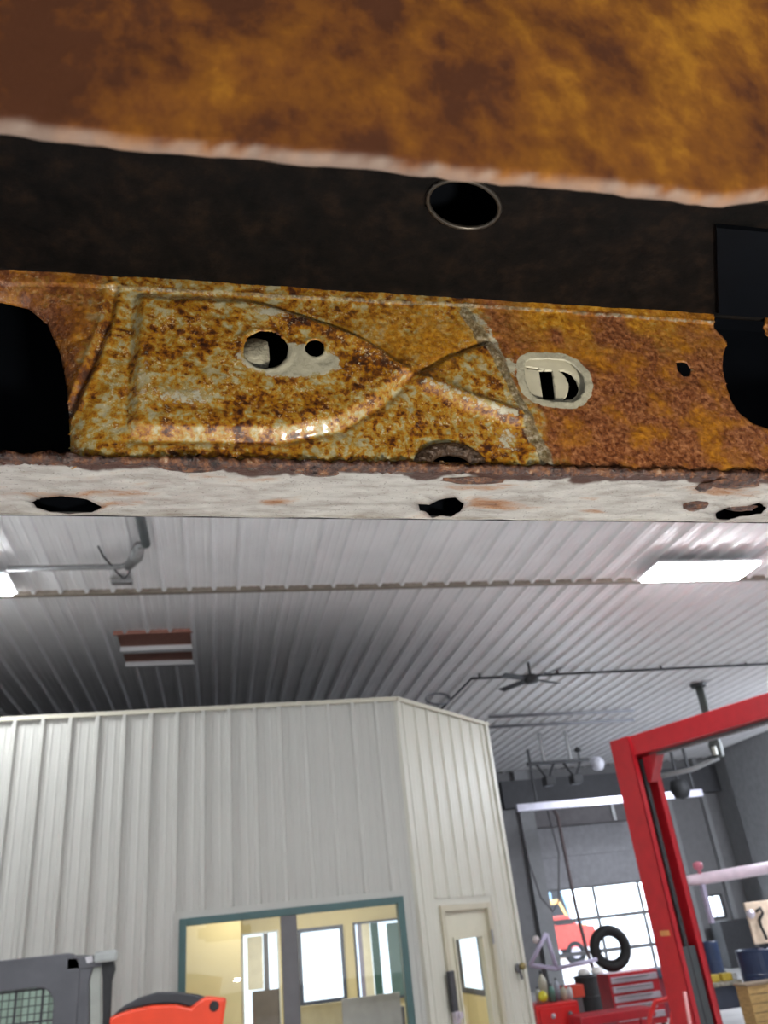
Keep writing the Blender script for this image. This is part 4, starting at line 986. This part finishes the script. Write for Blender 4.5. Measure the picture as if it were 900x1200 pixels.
def a_bare_glint(U, V):
    c1 = np.exp(-(((U-web(340, 425)[0])/(60*PXM))**2+((V-web(340, 427)[1])/(26*PXM))**2)**2)
    c3 = ss(13*PXM, 7*PXM, poly_sd(U, V, slot))
    c4 = .62*np.exp(-(((U-web(320, 372)[0])/(38*PXM))**2+((V-web(320, 372)[1])/(12*PXM))**2))
    c5 = .58*np.exp(-(((U-web(218, 470)[0])/(45*PXM))**2+((V-web(218, 468)[1])/(18*PXM))**2))
    c6 = .85*np.exp(-(((U-web(598, 430)[0])/(7*PXM))**2+((V-web(598, 430)[1])/(18*PXM))**2))
    c7 = .5*np.exp(-(((U-web(805, 432)[0])/(13*PXM))**2+((V-web(805, 432)[1])/(12*PXM))**2))
    c10 = .75*ss(12*PXM, 2*PXM, line_d(U, V, wp([(556, 372), (575, 392), (585, 418)])))*(.6+.5*vnoise(U, V, 300, 9))
    c_glint = .58*np.exp(-(line_d(U, V, rC)/(8*PXM))**2)  # pale streak painting the highlight along the tail ridge
    c8 = .6*np.exp(-(((U-web(595, 520)[0])/(22*PXM))**2+((V-web(595, 515)[1])/(25*PXM))**2))
    c9 = .56*np.exp(-(((U-web(165, 480)[0])/(10*PXM))**2+((V-web(165, 450)[1])/(45*PXM))**2))
    return np.max([c1, c3, c4, c5, c6, c7, c8, c9, c10, c_glint], axis=0)
def a_crust(U, V):
    return np.clip(np.exp(-(line_d(U, V, seamR)/((5+9*vnoise(U, V, 150, 6))*PXM))**2)+.6*np.exp(-(line_d(U, V, topline)/(4*PXM))**2), 0, 1)
def a_stain(U, V):
    s_ = np.exp(-(line_d(U, V, rA)/(9*PXM))**2)*.6+np.exp(-(line_d(U, V, seamL)/(5*PXM))**2)+.8*ss(web(150, 0)[0], web(120, 0)[0], U)
    s_ += .6*np.exp(-(((U-web(440, 420)[0])/(50*PXM))**2+((V-web(440, 425)[1])/(25*PXM))**2))
    return s_
u0, u1 = web(-60, 450)[0]-.20, web(960, 450)[0]+.20
W_ = grid_sheet('web_panel', u0, u1, -.0005, ROOFZ+.012, .0011,
    lambda U, V, H: np.stack([U, -H, V], 1), web_disp, [holeL, holeR, hA, hB, hS, slot, hDr],
    dict(rust=a_rust, amber=a_amber, bare_glint=a_bare_glint, crust=a_crust, stain=a_stain), M_web)
W_['label'] = 'amber and brown rusted pressed steel web with round and oval holes'

# --- flange under the web, going away from the camera
fw = .158*YW
fp = lambda pts: [flg(x, y) for x, y in pts]
def grow(P, k):
    c_ = np.mean(np.array(P), 0); return [(c_[0]+(p[0]-c_[0])*1.08, c_[1]+(p[1]-c_[1])*k) for p in P]
fh = [fp([(40, 586), (52, 582), (75, 581), (100, 584), (117, 589), (105, 594), (80, 596), (58, 594), (45, 591)]),
      fp([(491, 588), (503, 589), (512, 585), (530, 583), (540, 588), (538, 595), (528, 599), (518, 598), (508, 600), (500, 596), (494, 595)]),
      fp([(840, 597), (852, 592), (870, 591), (884, 589), (893, 593), (890, 598), (872, 600), (855, 603), (843, 602)])]
fh = [grow(h_, 1.45) for h_ in fh]
bnd = fp([(0, 548), (150, 548), (240, 550), (360, 556), (500, 558), (560, 553), (640, 556), (760, 558), (900, 570)])
def f_disp(U, V):
    h = .0022*(vnoise(U, V*1.6, 38, 11)-.5)+.0012*(vnoise(U, V*2, 110, 12)-.5)
    for H_ in fh:
        d_ = poly_sd(U, V, H_); h += .0022*np.exp(-(np.maximum(d_, 0)/.004)**2)
    return h
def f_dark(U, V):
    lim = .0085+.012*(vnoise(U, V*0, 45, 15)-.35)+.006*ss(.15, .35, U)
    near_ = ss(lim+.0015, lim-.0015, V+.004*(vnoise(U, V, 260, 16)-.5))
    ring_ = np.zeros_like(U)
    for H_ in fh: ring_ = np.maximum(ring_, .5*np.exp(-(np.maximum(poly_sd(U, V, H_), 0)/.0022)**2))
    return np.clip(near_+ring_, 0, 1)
def f_stain(U, V):
    s_ = np.zeros_like(U)
    for (x, y, a_, b_) in ((140, 590, 45, 6), (325, 588, 25, 5), (575, 590, 60, 8), (560, 570, 60, 4), (700, 600, 40, 3), (850, 575, 60, 12), (60, 578, 70, 4)):
        c_ = flg(x, y); w_ = abs(flg(x, y+b_)[1]-c_[1]); s_ += np.exp(-(((U-c_[0])/(a_*PXM))**2+((V-c_[1])/w_)**2))
    return np.clip(s_, 0, 1.2)
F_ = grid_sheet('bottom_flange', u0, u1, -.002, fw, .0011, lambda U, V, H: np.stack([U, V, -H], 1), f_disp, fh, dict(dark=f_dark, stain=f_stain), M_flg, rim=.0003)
F_['label'] = 'silver-white scraped lower flange with three ragged holes'
# folded far lip of the flange
n = 120; us = np.linspace(u0, u1, n); lip = MB(); vs = []
for i, u in enumerate(us):
    w_ = .0012*math.sin(u*90)*.3
    vs += [(u, fw-.0005, -.0012+w_), (u, fw+.0015, -.0005+w_), (u, fw+.0015, .0012), (u, fw-.0005, .0012)]
lip.add(vs, [(4*i+j, 4*i+4+j, 4*i+4+(j+1) % 4, 4*i+(j+1) % 4) for i in range(n-1) for j in range(4)])
def raw(mb, name, m_, smooth=True, label=None, parent=root):
    me = bpy.data.meshes.new(name); me.from_pydata(mb.v, [], mb.f); me.update()
    import bmesh
    bm = bmesh.new(); bm.from_mesh(me); bmesh.ops.recalc_face_normals(bm, faces=bm.faces); bm.to_mesh(me); bm.free()
    if smooth: me.polygons.foreach_set('use_smooth', [True]*len(me.polygons))
    me.materials.append(m_); o = bpy.data.objects.new(name, me); C.objects.link(o); o.parent = parent
    if label: o['label'] = label
    return o
raw(lip, 'flange_edge', MATS.get('x') or M_flg, False)
# rusty sealer bead in the corner of web and flange
nb, mseg = 420, 10; vs = []
for i in range(nb):
    u = u0+(u1-u0)*i/(nb-1)
    a_ = float(vnoise(np.array([u]), np.array([0.]), 60, 21)[0]); b_ = float(vnoise(np.array([u]), np.array([0.]), 240, 22)[0]); r_ = .0010+.0022*a_+.0022*b_
    for k in range(mseg):
        t = 2*math.pi*k/mseg; rr_ = r_*(1+.7*(random.random()-.5)); vs.append((u, .0005+rr_*1.2*math.cos(t)-.0008, .0012+rr_*.9*math.sin(t)-.0008))
bead = MB().add(vs, [(mseg*i+k, mseg*i+(k+1) % mseg, mseg*(i+1)+(k+1) % mseg, mseg*(i+1)+k) for i in range(nb-1) for k in range(mseg)])
raw(bead, 'sealer_bead', M_bead, label='dark wet brown bead along the corner')
# arched drain lip over the small hole in the web
arch = MB(); vs = []; na = 25; cu, cv = web(528, 540); 
for k in range(na):
    t = math.pi*k/(na-1)
    for (rx_, rz_, out) in ((42, 29, 0), (38, 26, .0030), (31, 20, .0040), (24, 14, .0030), (21, 11.5, .0), (24, 14, -.001), (42, 29, -.001)):
        vs.append((cu+rx_*PXM*math.cos(t), -out, cv-.003+rz_*PXM*1.0*math.sin(t)))
arch.add(vs, [(7*k+j, 7*k+7+j, 7*k+7+(j+1) % 7, 7*k+(j+1) % 7) for k in range(na-1) for j in range(7)])
raw(arch, 'drain_lip', mat('drain_brown', (.075, .045, .028), .35, 0, .5, 200, .6, 300), label='dark arched lip over a small drain hole')
# loose corroded lumps on the flange
for (x, y, rx_, ry_, lab) in ((372, 551, 26, 7, 0), (556, 562, 40, 4, 0), (862, 566, 34, 6, 0), (825, 570, 10, 5, 0), (815, 592, 18, 6, 0), (868, 594, 24, 4, 0), (225, 548, 30, 4, 0)):
    cu_, cw_ = flg(x, y); rz_ = abs(flg(x, y+ry_)[1]-cw_); vs = []; nn_ = 14
    for j in range(4):
        for k in range(nn_):
            t = 2*math.pi*k/nn_; s_ = (1, .8, .45, .05)[j]*(1+.3*(random.random()-.5)); vs.append((cu_+rx_*PXM*s_*math.cos(t), cw_+rz_*s_*math.sin(t), (-.0001, -.0014, -.0022, -.0025)[j]-.0006+random.random()*.0008))
    lm = MB().add(vs, [(nn_*j+k, nn_*j+(k+1) % nn_, nn_*(j+1)+(k+1) % nn_, nn_*(j+1)+k) for j in range(3) for k in range(nn_)]+[tuple(3*nn_+k for k in range(nn_))])
    raw(lm, 'rust_scab', M_bead)

# --- channel roof with shade put into its near-black colour, its slot, cavity sheets
rp = lambda pts: [roofp(x, y) for x, y in pts]
rs_pts = [(543+a_*42*math.cos(t)-b_*0-6*math.sin(t), 238+27*math.sin(t)+9*math.cos(t)) for t in np.linspace(0, 2*math.pi, 25)[:-1] for a_, b_ in ((1, 0),)]
rslot = rp(rs_pts)
YN = .15
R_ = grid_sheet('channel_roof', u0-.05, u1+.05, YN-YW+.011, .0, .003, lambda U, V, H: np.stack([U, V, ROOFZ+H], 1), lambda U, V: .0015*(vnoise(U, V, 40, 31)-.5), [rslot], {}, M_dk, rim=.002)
R_['label'] = 'inner face of the rail, its shade put into a near-black colour'
sl = MB(); pr_ = [np.array([a, b]) for a, b in rslot]; cc = sum(pr_)/len(pr_)
mid_ = [(p[0], p[1], ROOFZ-.0008) for p in pr_]
sl.tube(mid_+[mid_[0]], .0016, 6, False)
raw(sl, 'slot_rim', mat('worn_steel_rim', (.07, .06, .05), .3, .6), label='worn bright rim of the slot')
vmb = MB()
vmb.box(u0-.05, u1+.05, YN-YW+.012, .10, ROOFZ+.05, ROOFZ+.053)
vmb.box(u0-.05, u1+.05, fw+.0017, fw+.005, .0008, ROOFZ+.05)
raw(vmb, 'inner_sill', M_void, False, label='panel behind the holes, cavity shade put into its blue-black colour')
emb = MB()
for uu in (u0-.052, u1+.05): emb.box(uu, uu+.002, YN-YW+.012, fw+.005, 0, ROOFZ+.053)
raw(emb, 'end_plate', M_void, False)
# near-black sheet added as shade at the right end of the channel
bu = web(838, 300)[0]
a1_, a2_ = roofp(838, 262), roofp(836, 366)
raw(MB().prism([(a1_[0], a1_[1], ROOFZ-.004), (a2_[0]+.002, -.0065, ROOFZ-.004), (a2_[0]+.12, -.0065, ROOFZ-.004), (a2_[0]+.12, a1_[1], ROOFZ-.004)], (0, 0, .004)), 'shade_sheet', M_void, False)
# faint wire in the right opening
wpts = [web(x, y) for x, y in ((858, 320), (858, 360), (862, 400), (872, 440), (886, 475), (900, 495), (915, 520))]
raw(MB().tube([(a, .03, b) for a, b in wpts], .0012, 6), 'brown_wire', mat('wire_brown', (.05, .025, .02), .5))
# plug behind the round hole
cu, cv = web(301, 414); pl = MB(); vs = [(cu, .0012, cv)]; n = 26
for k in range(n):
    t = 2*math.pi*k/n; r_ = 24*PXM*(1+.05*(random.random()-.5)); vs.append((cu+r_*(math.cos(t)*1.0 if math.cos(t) < .5 else .5+.18*(math.cos(t)-.5)), .0005+.0012*max(math.cos(t), 0), cv+r_*.93*math.sin(t)))
vs += [(a, b+.002, c_) for a, b, c_ in vs]
pl.add(vs, [(0, 1+k, 1+(k+1) % n) for k in range(n)]+[(n+1, n+2+(k+1) % n, n+2+k) for k in range(n)]+[(1+k, n+2+k, n+2+(k+1) % n, 1+(k+1) % n) for k in range(n)])
# trim the right-hand third off with a crescent
M_pale = mat('pale_primer', (.50, .47, .36), .45, 0, .25, 160, .3, 300)
raw(pl, 'hole_plug', M_pale, True, label='pale off-centre plug behind the round hole')
# recessed cream plate behind the oval slot, with the D-shaped openings through it
stem = wp([(633, 431), (649, 431), (653, 465.5), (638, 465.5)]); bowl = wp([(655, 431), (663, 431), (672, 435), (678, 443), (681, 452), (678, 460), (672, 465), (661, 466.5), (666, 461), (668, 454), (668, 447), (665, 440), (661, 435)])
hair = wp([(617, 427), (620, 426.5), (640, 430), (640, 431), (619, 429.5)])
us_ = [p[0] for p in slot]; vs_ = [p[1] for p in slot]
grid_sheet('recessed_plate', min(us_)-.006, max(us_)+.006, min(vs_)-.006, max(vs_)+.006, .0007, lambda U, V, H: np.stack([U, .0028+0*U, V], 1), None, [stem, bowl, hair], {},
    mat('cream_plate', (.62, .58, .44), .45, 0, .06, 120), rim=.0018)['label'] = 'cream plate behind the oval slot, its cut-outs reading as a letter D'

# --- near wall of the channel, closest to the lens
def nearp(x, y):
    q = Lr(x, y); q = q*(YN/q[1]); return q[0]-O_L[0], q[2]-O_L[2]
edge = [nearp(x, y-19) for x, y in ((-200, 150), (0, 166), (100, 178), (200, 187), (300, 197), (430, 208), (560, 222), (700, 236), (800, 247), (850, 252), (900, 247), (1000, 238), (1300, 230))]
edge = [(edge[0][0]-.16, edge[0][1])]+edge+[(edge[-1][0]+.22, edge[-1][1])]
ue = [p[0] for p in edge]; ve = [p[1] for p in edge]
nu0, nu1 = ue[0], ue[-1]; ztopn = nearp(900, -330)[1]
def nplace(U, V, H):
    zb = np.interp(U, ue, ve)+.0012*(vnoise(U, V*0, 300, 41)-.5); z = zb+V*(ztopn-zb)
    back = .003*(1-ss(0, .008, V))**2
    return np.stack([U, YN-YW-H+back, z], 1)
N_ = grid_sheet('near_side_panel', nu0, nu1, 0, 1, .004, nplace, lambda U, V: .0012*(vnoise(U, V*.3, 70, 42)-.5), [],
    dict(lip=lambda U, V: .5*ss(.0075, .001, V+.007*(vnoise(U, V*.25, 350, 43)-.5)), amber=lambda U, V: 1.5*ss(-.12, .16, U)-.4*ss(.15, .8, V)-.6), M_near, rim=.002)  # amber also paints a light gradient, brighter towards the lower right
N_['label'] = 'blurred orange rust sheet closest to the camera with a pale lower edge'
raw(MB().box(nu0, nu1, YN-YW+.008, YN-YW+.010, min(ve)+.012, ztopn), 'near_side_lining', M_dk, False)
# chassis block that hides the ends above (vehicle floor)
zfp = max(ROOFZ+.15, ztopn-.002)
raw(MB().box(-1.5, 1.5, -1.3, fw+.30, zfp, zfp+.03), 'floor_pan', M_dk, False)
